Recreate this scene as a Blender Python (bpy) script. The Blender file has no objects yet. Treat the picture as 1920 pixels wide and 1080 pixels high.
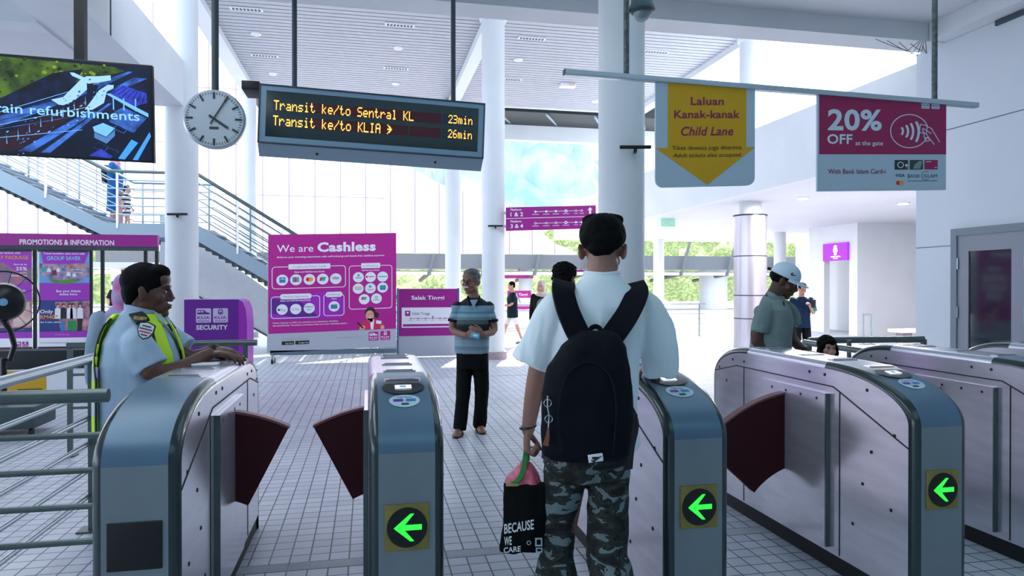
import bpy, bmesh, math, random
from mathutils import Vector, Matrix, noise, Euler
R = math.radians
SC = bpy.context.scene
COL = SC.collection
# ---------------------------------------------------------------- camera
F = 1300.0
YAW = R(11.7)
CAMH = 1.5
HOR = 533.0
cam_d = bpy.data.cameras.new('camera'); cam = bpy.data.objects.new('camera', cam_d); COL.objects.link(cam)
cam_d.sensor_width = 36.0; cam_d.lens = F / 1920 * 36.0; cam_d.clip_end = 800
cam.location = (0, 0, CAMH)
PITCH = math.atan((540 - HOR) / F)
cam.rotation_euler = (R(90) - PITCH, 0, -YAW)
SC.camera = cam
# ---------------------------------------------------------------- world, sun, exposure
SC.view_settings.view_transform = 'Standard'
SC.view_settings.look = 'None'
SC.view_settings.exposure = 0.0
SC.view_settings.gamma = 1.0
w = bpy.data.worlds.new('sky'); SC.world = w; w.use_nodes = True
nt = w.node_tree; nt.nodes.clear()
bg = nt.nodes.new('ShaderNodeBackground'); out = nt.nodes.new('ShaderNodeOutputWorld')
bg.inputs[0].default_value = (0.72, 0.86, 1.0, 1); bg.inputs[1].default_value = 3.4
nt.links.new(bg.outputs[0], out.inputs[0])
sd = bpy.data.lights.new('sun', 'SUN'); sd.energy = 11.0; sd.angle = R(1.5); sd.color = (1.0, 0.95, 0.88)
sun = bpy.data.objects.new('sun', sd); COL.objects.link(sun)
sun.rotation_euler = Vector((-0.32, -1.0, -0.60)).to_track_quat('-Z', 'Y').to_euler()
def area(name, loc, size, power, color=(1, 1, 1), sizey=None, direction=(0, 0, -1)):
    d = bpy.data.lights.new(name, 'AREA'); d.energy = power; d.color = color; d.size = size
    if sizey: d.shape = 'RECTANGLE'; d.size_y = sizey
    o = bpy.data.objects.new(name, d); COL.objects.link(o); o.location = loc
    o.rotation_euler = Vector(direction).to_track_quat('-Z', 'Y').to_euler()
    return o
area('added fill light', (1.5, -2.5, 4.8), 7, 85, (.5, .87, 1), 5)  # three unseen area lamps added under the ceiling to fill the foreground
area('added fill light', (3.2, 4.2, 4.8), 5, 38, (.6, .88, 1), 3)
area('added fill light', (-2.0, 3.5, 4.1), 1.2, 60, (.84, .92, 1), 5)
# ---------------------------------------------------------------- projection helpers
VD = Vector((math.sin(YAW), math.cos(YAW), 0)); RD = Vector((math.cos(YAW), -math.sin(YAW), 0)); UP = Vector((0, 0, 1))
CAMP = Vector((0, 0, CAMH))
def ray(px, py): return VD + RD * ((px - 960) / F) - UP * ((py - HOR) / F)
def onY(px, py, Y): r = ray(px, py); return CAMP + r * (Y / r.y)
def onX(px, py, X): r = ray(px, py); return CAMP + r * (X / r.x)
def onD(px, py, d): return CAMP + ray(px, py) * d
def onZ(px, py, Z): r = ray(px, py); return CAMP + r * ((Z - CAMH) / r.z)
# ---------------------------------------------------------------- materials
def lin(c):
    if isinstance(c, str):
        c = c.lstrip('#'); c = tuple(int(c[i:i + 2], 16) / 255 for i in (0, 2, 4))
    return tuple(((x / 12.92) if x <= 0.04045 else ((x + 0.055) / 1.055) ** 2.4) for x in c)
MATS = {}
def mat(name, color='#808080', rough=0.5, metal=0.0, emit=0.0, ecol=None, noise_amt=0.0, nscale=8.0, bump=0.0, bscale=40.0, spec=0.5, alpha=1.0, trans=0.0, coat=0.0, aniso=None, c2=None, sheen=0.0):
    if name in MATS: return MATS[name]
    if rough >= .75 and spec == .5: spec = .18
    m = bpy.data.materials.new(name); m.use_nodes = True; MATS[name] = m
    n = m.node_tree.nodes; l = m.node_tree.links
    b = n['Principled BSDF']; c = lin(color)
    b.inputs['Base Color'].default_value = (*c, 1); b.inputs['Roughness'].default_value = rough; b.inputs['Metallic'].default_value = metal
    b.inputs['Specular IOR Level'].default_value = spec
    if trans: b.inputs['Transmission Weight'].default_value = trans
    if coat: b.inputs['Coat Weight'].default_value = coat; b.inputs['Coat Roughness'].default_value = 0.08
    if sheen: b.inputs['Sheen Weight'].default_value = sheen
    if alpha < 1: b.inputs['Alpha'].default_value = alpha
    if emit:
        b.inputs['Emission Color'].default_value = (*lin(ecol or color), 1); b.inputs['Emission Strength'].default_value = emit
    tc = n.new('ShaderNodeTexCoord')
    if noise_amt or c2:
        t = n.new('ShaderNodeTexNoise'); t.inputs['Scale'].default_value = nscale; t.inputs['Detail'].default_value = 5
        mp = n.new('ShaderNodeMapping'); l.new(tc.outputs['Object'], mp.inputs[0]); l.new(mp.outputs[0], t.inputs[0])
        if aniso: mp.inputs['Scale'].default_value = aniso
        r = n.new('ShaderNodeValToRGB'); l.new(t.outputs['Fac'], r.inputs[0])
        d2 = lin(c2) if c2 else tuple(x * (1 - noise_amt) for x in c)
        r.color_ramp.elements[0].position = 0.35; r.color_ramp.elements[1].position = 0.65
        r.color_ramp.elements[0].color = (*d2, 1); r.color_ramp.elements[1].color = (*c, 1)
        l.new(r.outputs[0], b.inputs['Base Color'])
        if emit and not ecol: l.new(r.outputs[0], b.inputs['Emission Color'])
    if bump:
        t2 = n.new('ShaderNodeTexNoise'); t2.inputs['Scale'].default_value = bscale; t2.inputs['Detail'].default_value = 4
        mp2 = n.new('ShaderNodeMapping'); l.new(tc.outputs['Object'], mp2.inputs[0]); l.new(mp2.outputs[0], t2.inputs[0])
        if aniso: mp2.inputs['Scale'].default_value = aniso
        bm_ = n.new('ShaderNodeBump'); bm_.inputs['Strength'].default_value = bump; bm_.inputs['Distance'].default_value = 0.01
        l.new(t2.outputs['Fac'], bm_.inputs['Height']); l.new(bm_.outputs[0], b.inputs['Normal'])
    return m
# ---------------------------------------------------------------- mesh builder
class MB:
    def __init__(s): s.v = []; s.f = []; s.m = []; s.ms = []
    def mi(s, m):
        if m not in s.ms: s.ms.append(m)
        return s.ms.index(m)
    def add(s, vs, fs, m):
        k = len(s.v); i = s.mi(m); s.v += [Vector(v) for v in vs]
        for f in fs: s.f.append([k + a for a in f]); s.m.append(i)
        return s
    def box(s, a, b, m, M=None):
        x0, x1 = sorted((a[0], b[0])); y0, y1 = sorted((a[1], b[1])); z0, z1 = sorted((a[2], b[2]))
        vs = [Vector((x, y, z)) for z in (z0, z1) for y in (y0, y1) for x in (x0, x1)]
        if M: vs = [M @ v for v in vs]
        return s.add(vs, [(0, 2, 3, 1), (4, 5, 7, 6), (0, 1, 5, 4), (2, 6, 7, 3), (0, 4, 6, 2), (1, 3, 7, 5)], m)
    def bbox(s, a, b, m, r=0.01, M=None):           # bevelled box
        bm = bmesh.new(); x0, x1 = sorted((a[0], b[0])); y0, y1 = sorted((a[1], b[1])); z0, z1 = sorted((a[2], b[2]))
        bmesh.ops.create_cube(bm, size=1)
        for v in bm.verts: v.co = Vector(((x0 + x1) / 2 + v.co.x * (x1 - x0), (y0 + y1) / 2 + v.co.y * (y1 - y0), (z0 + z1) / 2 + v.co.z * (z1 - z0)))
        bmesh.ops.bevel(bm, geom=bm.edges[:], offset=r, segments=3, affect='EDGES', profile=0.5)
        bm.verts.index_update(); vs = [v.co.copy() for v in bm.verts]; fs = [[v.index for v in f.verts] for f in bm.faces]; bm.free()
        if M: vs = [M @ v for v in vs]
        return s.add(vs, fs, m)
    def tube(s, pts, r, m, seg=12, caps=True, flat=1.0, closed=False, upv=None):
        pts = [Vector(p) for p in pts]; n = len(pts); rs = r if isinstance(r, (list, tuple)) else [r] * n
        vs = []; prev = None
        for i, p in enumerate(pts):
            if closed: t = pts[(i + 1) % n] - pts[i - 1]
            else: t = (pts[min(i + 1, n - 1)] - pts[max(i - 1, 0)])
            t.normalize()
            if upv is not None: a = Vector(upv) - t * t.dot(Vector(upv))
            elif prev is None:
                a = Vector((0, 0, 1)) if abs(t.z) < 0.9 else Vector((0, 1, 0)); a = a - t * t.dot(a)
            else: a = prev - t * t.dot(prev)
            if a.length < 1e-6: a = Vector((1, 0, 0)) - t * t.x
            a.normalize(); prev = a; b = t.cross(a)
            for k in range(seg):
                an = 2 * math.pi * k / seg; vs.append(p + a * (math.cos(an) * rs[i] * flat) + b * (math.sin(an) * rs[i]))
        fs = []
        for i in range(n if closed else n - 1):
            for k in range(seg): fs.append((i * seg + k, i * seg + (k + 1) % seg, ((i + 1) % n) * seg + (k + 1) % seg, ((i + 1) % n) * seg + k))
        if caps and not closed: fs += [tuple(range(seg))[::-1], tuple((n - 1) * seg + k for k in range(seg))]
        return s.add(vs, fs, m)
    def ribbon(s, pts, width, thick, side, m):        # flat strap: side = direction of its width (vector or list)
        pts = [Vector(p) for p in pts]; n = len(pts); vs = []
        for i, p in enumerate(pts):
            t = (pts[min(i + 1, n - 1)] - pts[max(i - 1, 0)]).normalized()
            sd_ = Vector(side[i] if isinstance(side, list) else side); sd_ = (sd_ - t * t.dot(sd_)).normalized(); nn = t.cross(sd_)
            wd = width[i] if isinstance(width, list) else width
            for a, b in ((-1, -1), (1, -1), (1, 1), (-1, 1)): vs.append(p + sd_ * (a * wd / 2) + nn * (b * thick / 2))
        fs = []
        for i in range(n - 1):
            for k in range(4): fs.append((i * 4 + k, i * 4 + (k + 1) % 4, (i + 1) * 4 + (k + 1) % 4, (i + 1) * 4 + k))
        fs += [(3, 2, 1, 0), tuple((n - 1) * 4 + k for k in range(4))]
        return s.add(vs, fs, m)
    def lathe(s, c, prof, m, seg=32, axis=None):       # prof [(r,z)...] about vertical through c
        vs = []; c = Vector(c); q = Vector(axis).to_track_quat('Z', 'Y') if axis else None
        for r, z in prof:
            for k in range(seg):
                a = 2 * math.pi * k / seg; v = Vector((r * math.cos(a), r * math.sin(a), z)); vs.append(c + (q @ v if q else v))
        fs = [(i * seg + k, i * seg + (k + 1) % seg, (i + 1) * seg + (k + 1) % seg, (i + 1) * seg + k) for i in range(len(prof) - 1) for k in range(seg)]
        fs += [tuple(range(seg))[::-1], tuple((len(prof) - 1) * seg + k for k in range(seg))]
        return s.add(vs, fs, m)
    def ell(s, c, r, m, seg=20, rings=12, M=None):
        vs = []; c = Vector(c)
        for i in range(1, rings):
            th = math.pi * i / rings
            for k in range(seg):
                a = 2 * math.pi * k / seg; v = Vector((r[0] * math.sin(th) * math.cos(a), r[1] * math.sin(th) * math.sin(a), r[2] * math.cos(th)))
                vs.append(c + (M @ v if M else v))
        t = Vector((0, 0, r[2])); top = c + (M @ t if M else t); bot = c - (M @ t if M else t)
        fs = [(i * seg + k, (i + 1) * seg + k, (i + 1) * seg + (k + 1) % seg, i * seg + (k + 1) % seg) for i in range(rings - 2) for k in range(seg)]
        nv = len(vs); vs += [top, bot]
        fs += [(nv, k, (k + 1) % seg) for k in range(seg)] + [(nv + 1, (rings - 2) * seg + (k + 1) % seg, (rings - 2) * seg + k) for k in range(seg)]
        return s.add(vs, fs, m)
    def loft(s, rings, m, seg=28, M=None):             # rings [(center, rx, ry, [squareness])] horizontal ellipses, closed
        vs = []
        for rg in rings:
            c, rx, ry = Vector(rg[0]), rg[1], rg[2]; e = rg[3] if len(rg) > 3 else 1.0
            for k in range(seg):
                a = 2 * math.pi * k / seg; ca, sa = math.cos(a), math.sin(a)
                v = c + Vector((rx * math.copysign(abs(ca) ** e, ca), ry * math.copysign(abs(sa) ** e, sa), 0)); vs.append(M @ v if M else v)
        fs = [(i * seg + k, i * seg + (k + 1) % seg, (i + 1) * seg + (k + 1) % seg, (i + 1) * seg + k) for i in range(len(rings) - 1) for k in range(seg)]
        fs += [tuple(range(seg))[::-1], tuple((len(rings) - 1) * seg + k for k in range(seg))]
        return s.add(vs, fs, m)
    def prism(s, pts, ext, m, mside=None):              # polygon of 3D points extruded by vector ext
        n = len(pts); ext = Vector(ext); vs = [Vector(p) for p in pts] + [Vector(p) + ext for p in pts]
        s.add(vs, [tuple(range(n))[::-1], tuple(range(n, 2 * n))], m)
        return s.add(vs, [(i, (i + 1) % n, n + (i + 1) % n, n + i) for i in range(n)], mside or m)
    def mesh(s, name, sharp=35):
        me = bpy.data.meshes.new(name); me.from_pydata([tuple(v) for v in s.v], [], s.f)
        for m in s.ms: me.materials.append(m)
        me.polygons.foreach_set('material_index', s.m)
        bm = bmesh.new(); bm.from_mesh(me); bmesh.ops.recalc_face_normals(bm, faces=bm.faces[:]) if not getattr(s, 'keep', False) else None
        bm.to_mesh(me); bm.free()
        if sharp:
            me.polygons.foreach_set('use_smooth', [True] * len(me.polygons)); me.set_sharp_from_angle(angle=R(sharp))
        me.update(); return me
def tag(o, label=None, cat=None, group=None, kind=None):
    if label: o['label'] = label
    if cat: o['category'] = cat
    if group: o['group'] = group
    if kind: o['kind'] = kind
    return o
def thing(name, label, cat, loc=(0, 0, 0), rotz=0.0, group=None, kind=None):
    o = bpy.data.objects.new(name, None); COL.objects.link(o); o.location = loc; o.rotation_euler = (0, 0, rotz); o.empty_display_size = 0.1
    return tag(o, label, cat, group, kind)
def wm(o):
    M = Matrix.Translation(o.location) @ o.rotation_euler.to_matrix().to_4x4() @ Matrix.Diagonal((*o.scale, 1))
    return (wm(o.parent) @ M) if o.parent else M
def obj(name, mb, parent=None, label=None, cat=None, group=None, kind=None, world=False, sharp=35):
    me = mb.mesh(name, sharp) if isinstance(mb, MB) else mb
    o = bpy.data.objects.new(name, me); COL.objects.link(o)
    if parent is not None:
        o.parent = parent
        if world: me.transform(wm(parent).inverted())
    elif world is True and isinstance(mb, MB) and cat: 
        c = sum((Vector(v) for v in mb.v), Vector()) / max(1, len(mb.v)); c.z = min(v.z for v in mb.v)
        me.transform(Matrix.Translation(-c)); o.location = c
    return tag(o, label, cat, group, kind)
def dup(root, loc, rotz=None, label=None, group=None):
    def cp(o, par):
        c = o.copy(); COL.objects.link(c); c.parent = par
        for ch in list(o.children): cp(ch, c)
        return c
    kids = list(root.children); r = root.copy(); COL.objects.link(r); r.location = loc
    if rotz is not None: r.rotation_euler = (0, 0, rotz)
    if label: r['label'] = label
    if group: r['group'] = group
    for ch in kids: cp(ch, r)
    return r
# ---------------------------------------------------------------- lettering
_TX = {}
def textmesh(st, bold=0.0, shear=0.0):
    if st not in ('Cashless', '20%', 'OFF', 'SECURITY'): bold = min(bold, .02)
    key = (st, bold, shear)
    if key in _TX: return _TX[key]
    cu = bpy.data.curves.new('t', 'FONT'); cu.body = st; cu.size = 1; cu.offset = bold; cu.shear = shear; cu.resolution_u = 3; cu.fill_mode = 'FRONT'
    if bold: cu.space_character = 1 + bold * 1.6
    o = bpy.data.objects.new('t', cu); COL.objects.link(o)
    dg = bpy.context.evaluated_depsgraph_get(); dg.update()
    me = bpy.data.meshes.new_from_object(o.evaluated_get(dg))
    vs = [(v.co.x, v.co.y) for v in me.vertices]; fs = [tuple(p.vertices) for p in me.polygons]
    bpy.data.objects.remove(o); bpy.data.curves.remove(cu); bpy.data.meshes.remove(me)
    if not vs: vs = [(0, 0)]
    x0 = min(v[0] for v in vs); x1 = max(v[0] for v in vs); y0 = min(v[1] for v in vs); y1 = max(v[1] for v in vs)
    _TX[key] = (vs, fs, x0, x1, y0, y1); return _TX[key]
class Canvas:
    """flat artwork on a panel: logical x right, y down (like a drawing), mapped to a rectangle in space"""
    def __init__(s, org, ud, vd, sx, sy, nd, x0=0, y0=0, shear=0.0):
        s.o = Vector(org); s.u = Vector(ud); s.vv = Vector(vd); s.sx = sx; s.sy = sy; s.n = Vector(nd); s.x0 = x0; s.y0 = y0; s.sh = shear; s.mb = MB(); s.mb.keep = True
    def P(s, x, y, L): return s.o + s.u * ((x - s.x0) * s.sx) - s.vv * ((y - s.y0 - s.sh * (x - s.x0)) * s.sy) + s.n * (0.0008 * L)
    def poly(s, pts, m, L=1):
        A = sum(pts[i][0] * pts[(i + 1) % len(pts)][1] - pts[(i + 1) % len(pts)][0] * pts[i][1] for i in range(len(pts)))
        if A > 0: pts = pts[::-1]
        s.mb.add([s.P(x, y, L) for x, y in pts], [tuple(range(len(pts)))], m); return s
    def rect(s, x0, y0, x1, y1, m, L=1): return s.poly([(x0, y0), (x1, y0), (x1, y1), (x0, y1)], m, L)
    def rr(s, x0, y0, x1, y1, r): 
        p = []
        for cx, cy, a0 in ((x1 - r, y0 + r, -90), (x1 - r, y1 - r, 0), (x0 + r, y1 - r, 90), (x0 + r, y0 + r, 180)):
            for k in range(6): a = R(a0 + 18 * k); p.append((cx + r * math.cos(a), cy + r * math.sin(a)))
        return p
    def rrect(s, x0, y0, x1, y1, r, m, L=1): return s.poly(s.rr(x0, y0, x1, y1, r), m, L)
    def loop(s, pts, wd, m, L=1, closed=True):
        n = len(pts)
        for i in range(n if closed else n - 1):
            a = pts[i]; b = pts[(i + 1) % n]; dx, dy = b[0] - a[0], b[1] - a[1]; l = math.hypot(dx, dy) or 1; nx, ny = -dy / l * wd / 2, dx / l * wd / 2
            ex, ey = dx / l * wd * 0.3, dy / l * wd * 0.3
            s.poly([(a[0] + nx - ex, a[1] + ny - ey), (b[0] + nx + ex, b[1] + ny + ey), (b[0] - nx + ex, b[1] - ny + ey), (a[0] - nx - ex, a[1] - ny - ey)], m, L + 0.01 * (i % 7))
        return s
    def circ(s, cx, cy, r, m, L=1, n=24, ry=None): return s.poly([(cx + r * math.cos(2 * math.pi * k / n), cy + (ry or r) * math.sin(2 * math.pi * k / n)) for k in range(n)], m, L)
    def ring(s, cx, cy, r, wd, m, L=1, a0=0, a1=360, ry=None, n=32):
        pts = [(cx + r * math.cos(R(a0 + (a1 - a0) * k / n)), cy + (ry or r) * math.sin(R(a0 + (a1 - a0) * k / n))) for k in range(n + 1)]
        return s.loop(pts, wd, m, L, closed=False)
    def text(s, st, x, y, m, w=None, h=None, bold=0.0, shear=0.0, L=2, anchor='l'):
        """baseline-left at (x,y); h = cap height in logical units; w = total width"""
        vs, fs, x0, x1, y0, y1 = textmesh(st, bold, shear)
        ky = (h / 0.72) if h else None
        kx = (w / (x1 - x0)) if w else ky * s.sy / s.sx
        if ky is None: ky = kx * s.sx / s.sy
        tw = (x1 - x0) * kx; ox = x if anchor == 'l' else (x - tw / 2 if anchor == 'c' else x - tw)
        s.mb.add([s.P(ox + (v[0] - x0) * kx, y - v[1] * ky, L) for v in vs], fs, m); return s
def canvas_Y(px0, py0, px1, py1, Y, cw, ch, x0=0, y0=0):
    """canvas on the plane Y=const facing the gates, its corners found where those sight lines meet the plane"""
    a = onY(px0, py0, Y); b = onY(px1, py0, Y); c = onY(px0, py1, Y)
    return Canvas(a, (1, 0, 0), (0, 0, 1), (b.x - a.x) / cw, (a.z - c.z) / ch, (0, -1, 0), x0, y0)
# klia-style operator marks on signs
def mark_train(cv, x, y, w, h, bgm, fgm, kind, L=2):
    cv.rrect(x, y, x + w, y + h, w * .09, bgm, L)
    if kind == 0:
        cv.poly([(x + .08 * w, y + .12 * h), (x + .55 * w, y + .12 * h), (x + .68 * w, y + .26 * h), (x + .9 * w, y + .32 * h), (x + .92 * w, y + .42 * h), (x + .08 * w, y + .42 * h)], fgm, L + 1)
        cv.rect(x + .1 * w, y + .18 * h, x + .3 * w, y + .28 * h, bgm, L + 2); cv.rect(x + .34 * w, y + .18 * h, x + .5 * w, y + .28 * h, bgm, L + 2)
    else:
        cv.rrect(x + .34 * w, y + .1 * h, x + .66 * w, y + .44 * h, w * .08, fgm, L + 1); cv.rect(x + .4 * w, y + .16 * h, x + .6 * w, y + .27 * h, bgm, L + 2)
        cv.circ(x + .43 * w, y + .37 * h, .03 * w, bgm, L + 2, 8); cv.circ(x + .57 * w, y + .37 * h, .03 * w, bgm, L + 2, 8); cv.ring(x + .5 * w, y + .1 * h, .1 * w, .03 * w, fgm, L + 1, 180, 360, n=8)
    cv.text('KLIA', x + .5 * w, y + .74 * h, fgm, w=.82 * w, h=.19 * h, bold=.03, L=L + 1, anchor='c')
    cv.text('ekspres' if kind == 0 else 'transit', x + .5 * w, y + .92 * h, fgm, w=.76 * w, h=.1 * h, bold=.02, L=L + 1, anchor='c')
# ================================================================ MATERIALS
WHITE = mat('painted white', '#dfe2e6', 0.55, noise_amt=0.05, nscale=1.2)
WHITE2 = mat('white wall', '#d3dae2', 0.6, noise_amt=0.06, nscale=0.7, bump=0.05, bscale=30)
CEILW = mat('slat white', '#abadb7', 0.5)
SOFF = mat('soffit white', '#dcdde2', 0.6, noise_amt=0.05, nscale=0.6)
DARKM = mat('dark metal', '#1d2426', 0.5, 0.3)
BLACK = mat('black', '#0b0d0e', 0.5)
STEEL = mat('brushed steel', '#e6e2ec', 0.19, 0.66, noise_amt=0.12, nscale=3, aniso=(1, 1, 6), bump=0.02, bscale=60)
STEEL2 = mat('satin steel', '#a6aeb2', 0.34, 0.85, noise_amt=0.1, nscale=5)
STEELF = mat('front steel plate', '#8b979c', 0.5, 0.55, noise_amt=0.15, nscale=2.5)
SILVER = mat('silver edge', '#c9ccd6', 0.26, 0.8)
COVER = mat('blue grey cover', '#5f7c92', 0.36, 0.25, noise_amt=0.08, nscale=6)
TRIM = mat('dark trim', '#2b3a3c', 0.22, 0.25, coat=0.4)
PLINTH = mat('plinth', '#141a1b', 0.6)
MAROON = mat('maroon flap', '#3a0a14', 0.5, 0.0, spec=.25, noise_amt=0.12, nscale=3)
MAROONE = mat('maroon flap rim', '#7a4a4e', 0.4)
MAG = mat('magenta print', '#b8168e', 0.45, noise_amt=0.06, nscale=0.6)
MAG2 = mat('plum print', '#9b0f86', 0.45)
PURP = mat('purple print', '#6d1a97', 0.45)
PURPL = mat('light purple', '#a329b8', 0.45)
PRW = mat('print white', '#eceaf2', 0.5)
PRG = mat('print grey', '#9a93a8', 0.5)
PRBK = mat('print black', '#101214', 0.5)
GREYP = mat('grey panel', '#b3b6c2', 0.45)
RAIL = mat('rail steel', '#9aa6ae', 0.25, 0.85)
RAILD = mat('dark rail steel', '#62706f', 0.35, 0.7, noise_amt=0.15, nscale=8)
STAIRM = mat('stair paint', '#8b9dab', 0.5)
STAIRD = mat('stair dark', '#39474f', 0.6)
AMBER = mat('amber led', '#ffb24a', 0.5, emit=2.2)
GREENL = mat('green arrow lamp', '#28e03c', 0.5, emit=1.6)
SCRW = mat('reader screen', '#e8f2ff', 0.4, emit=1.6)
LAMP = mat('downlight glow', '#fff1e0', 0.5, emit=6.0)
LAMPOFF = mat('downlight off', '#d8d6cc', 0.4)
LAMPR = mat('downlight ring', '#f2f2f4', 0.4)
GLASSD = mat('dark door glass', '#10202a', 0.06, 0.0, spec=0.9)
FRAME = mat('door frame grey', '#77838c', 0.5)
BLUEL = mat('blue', '#2c7fb8', 0.5)
TEAL = mat('teal', '#2aa6a0', 0.5)
RED = mat('red', '#d6202a', 0.5)
ORANGE = mat('orange', '#f59a23', 0.5)
YEL = mat('yellow print', '#d6a400', 0.5, noise_amt=0.04, nscale=1)
BORD = mat('sign maroon', '#9c1b56', 0.5)
BORDT = mat('maroon letters', '#8f1b4a', 0.5)
HANGW = mat('hanging sign white', '#b4c9d6', 0.5)
FOLI = mat('foliage', '#a8ac78', 0.9, c2='#6c7c48', nscale=3.0, bump=0.8, bscale=4)
SKINL = mat('skin light', '#c98f78', 0.5, noise_amt=0.08, nscale=20)
def floor_mat():
    m = bpy.data.materials.new('floor tiles'); m.use_nodes = True; n = m.node_tree.nodes; l = m.node_tree.links; b = n['Principled BSDF']
    tc = n.new('ShaderNodeTexCoord'); br = n.new('ShaderNodeTexBrick'); br.offset = 0; br.squash = 1
    for k, v in (('Scale', 1), ('Brick Width', .105), ('Row Height', .105), ('Mortar Size', .0042), ('Mortar Smooth', .1), ('Bias', -0.1)): br.inputs[k].default_value = v
    br.inputs['Color1'].default_value = (*lin('#d2d5de'), 1); br.inputs['Color2'].default_value = (*lin('#bfc4cf'), 1); br.inputs['Mortar'].default_value = (*lin('#4a4f58'), 1)
    l.new(tc.outputs['Object'], br.inputs['Vector'])
    ns = n.new('ShaderNodeTexNoise'); ns.inputs['Scale'].default_value = 1.1; ns.inputs['Detail'].default_value = 6; l.new(tc.outputs['Object'], ns.inputs[0])
    rp = n.new('ShaderNodeValToRGB'); rp.color_ramp.elements[0].position = .3; rp.color_ramp.elements[0].color = (.78, .8, .82, 1); rp.color_ramp.elements[1].position = .75; rp.color_ramp.elements[1].color = (1, 1, 1, 1)
    l.new(ns.outputs['Fac'], rp.inputs[0]); mx = n.new('ShaderNodeMix'); mx.data_type = 'RGBA'; mx.blend_type = 'MULTIPLY'; mx.inputs[0].default_value = .8
    l.new(br.outputs['Color'], mx.inputs[6]); l.new(rp.outputs[0], mx.inputs[7]); l.new(mx.outputs[2], b.inputs['Base Color'])
    b.inputs['Roughness'].default_value = .38
    bp = n.new('ShaderNodeBump'); bp.invert = True; bp.inputs['Distance'].default_value = .003; bp.inputs['Strength'].default_value = .5; l.new(br.outputs['Fac'], bp.inputs['Height']); l.new(bp.outputs[0], b.inputs['Normal'])
    return m
FLOORM = floor_mat()
def trans_mat(name, col, tr=0.6):
    m = bpy.data.materials.new(name); m.use_nodes = True; n = m.node_tree.nodes; l = m.node_tree.links; n.remove(n['Principled BSDF']); o = n['Material Output']
    a = n.new('ShaderNodeBsdfDiffuse'); t = n.new('ShaderNodeBsdfTranslucent'); x = n.new('ShaderNodeMixShader'); x.inputs[0].default_value = tr
    a.inputs[0].default_value = t.inputs[0].default_value = (*lin(col), 1); l.new(a.outputs[0], x.inputs[1]); l.new(t.outputs[0], x.inputs[2]); l.new(x.outputs[0], o.inputs[0]); return m
POLY = trans_mat('translucent sheet', '#f2eef4', .6)
def struct(name, mb, label=None, parent=None, world=False): return obj(name, mb, parent, label, kind='structure', world=world)

# ================================================================ SETTING
fl = MB(); fl.box((-22, -9, -.3), (20, 24, 0), FLOORM); struct('floor', fl)
# bands of rough tactile tiles across the floor
tb = MB(); TACT = mat('rough band tile', '#bcbec6', .7, bump=.6, bscale=150, noise_amt=.15, nscale=60)
k = 0
for yy in (3.78, 11.13):
    for i in range(-8, 12):
        tb.box((i * .105 * 4 + .004, yy + .002, 0), (i * .105 * 4 + .416, yy + .1, .0012), TACT)
struct('floor_band', tb)
# near concourse slab with its edge beam
cs = MB()
cs.box((-3.35, -9, 4.85), (7.45, 7.65, 5.1), SOFF)
struct('ceiling', cs)
eb = MB(); eb.box((-2.7, 7.65, 4.62), (7.45, 8.05, 5.15), WHITE); struct('ceiling_beam', eb)
EBY = 7.65
lb = MB(); lb.box((-3.3, -9, 4.18), (-2.72, 11.3, 4.86), WHITE)
struct('ceiling_beam', lb)
ls = MB(); ls.box((-14, 8.2, 4.16), (-3.3, 11.3, 4.5), SOFF); ls.box((-14, -9, 4.75), (-3.3, 8.2, 5.0), SOFF); ls.box((-14, 7.9, 4.16), (-3.3, 8.2, 5.0), WHITE); struct('ceiling', ls)
jt = MB(); jt.box((-2.719, 8.2, 4.18), (-2.712, 8.215, 4.86), mat('joint', '#4a4e55', .8)); struct('trim_1', jt)
# back of the hall behind the camera
bw = MB(); bw.box((-14, -9.2, 0), (7.5, -9, 5.1), WHITE2); struct('wall_back', bw)
# right wall with its doorway recess
rw = MB(); rw.box((7.3, -9, 0), (7.5, 8.13, 4.62), WHITE2); struct('wall_right', rw)
sj = MB(); JN = mat('wall joint', '#6d7b8c', .8)
zj = onX(1775, 245, 7.3).z; sj.box((7.296, -5, zj), (7.3, 8.13, zj + .012), JN)
zj2 = onX(1745, 464, 7.3).z; sj.box((7.296, 7.5, zj2), (7.3, 8.13, zj2 + .01), JN); struct('trim_2', sj)
# parapet band and soffit of the wing beyond
pf = MB(); pf.box((7.3, 8.13, 3.29), (7.5, 27, 4.5), WHITE); struct('wall_parapet', pf)
so = MB(); so.box((7.5, 8.13, 3.29), (22, 27, 3.45), SOFF); struct('ceiling', so)
# walls of the wing: restroom front and corner
X2 = onY(1593, 500, 18.0).x
wr = MB()
a = onX(1545, 600, X2); b_ = onX(1592, 600, X2)
wr.box((X2, b_.y - .35, 0), (X2 + .2, b_.y, 3.29), WHITE); wr.box((X2, b_.y, 2.3), (X2 + .2, a.y, 3.29), WHITE); wr.box((X2, a.y, 0), (X2 + .2, a.y + .75, 3.29), WHITE)
wr.box((X2 + .2, b_.y - .35, 0), (X2 + 8, b_.y - .2, 3.29), WHITE)
wr.box((X2 + 1.2, b_.y - .2, 0), (X2 + 1.4, a.y + 2, 3.29), WHITE)
struct('wall_wing', wr)
we = MB(); we.box((17.5, 8.13, 0), (17.7, 26, 3.29), WHITE); we.box((7.5, 8.0, 0), (20, 8.13, 3.29), WHITE); struct('wall_wing', we)
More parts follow.
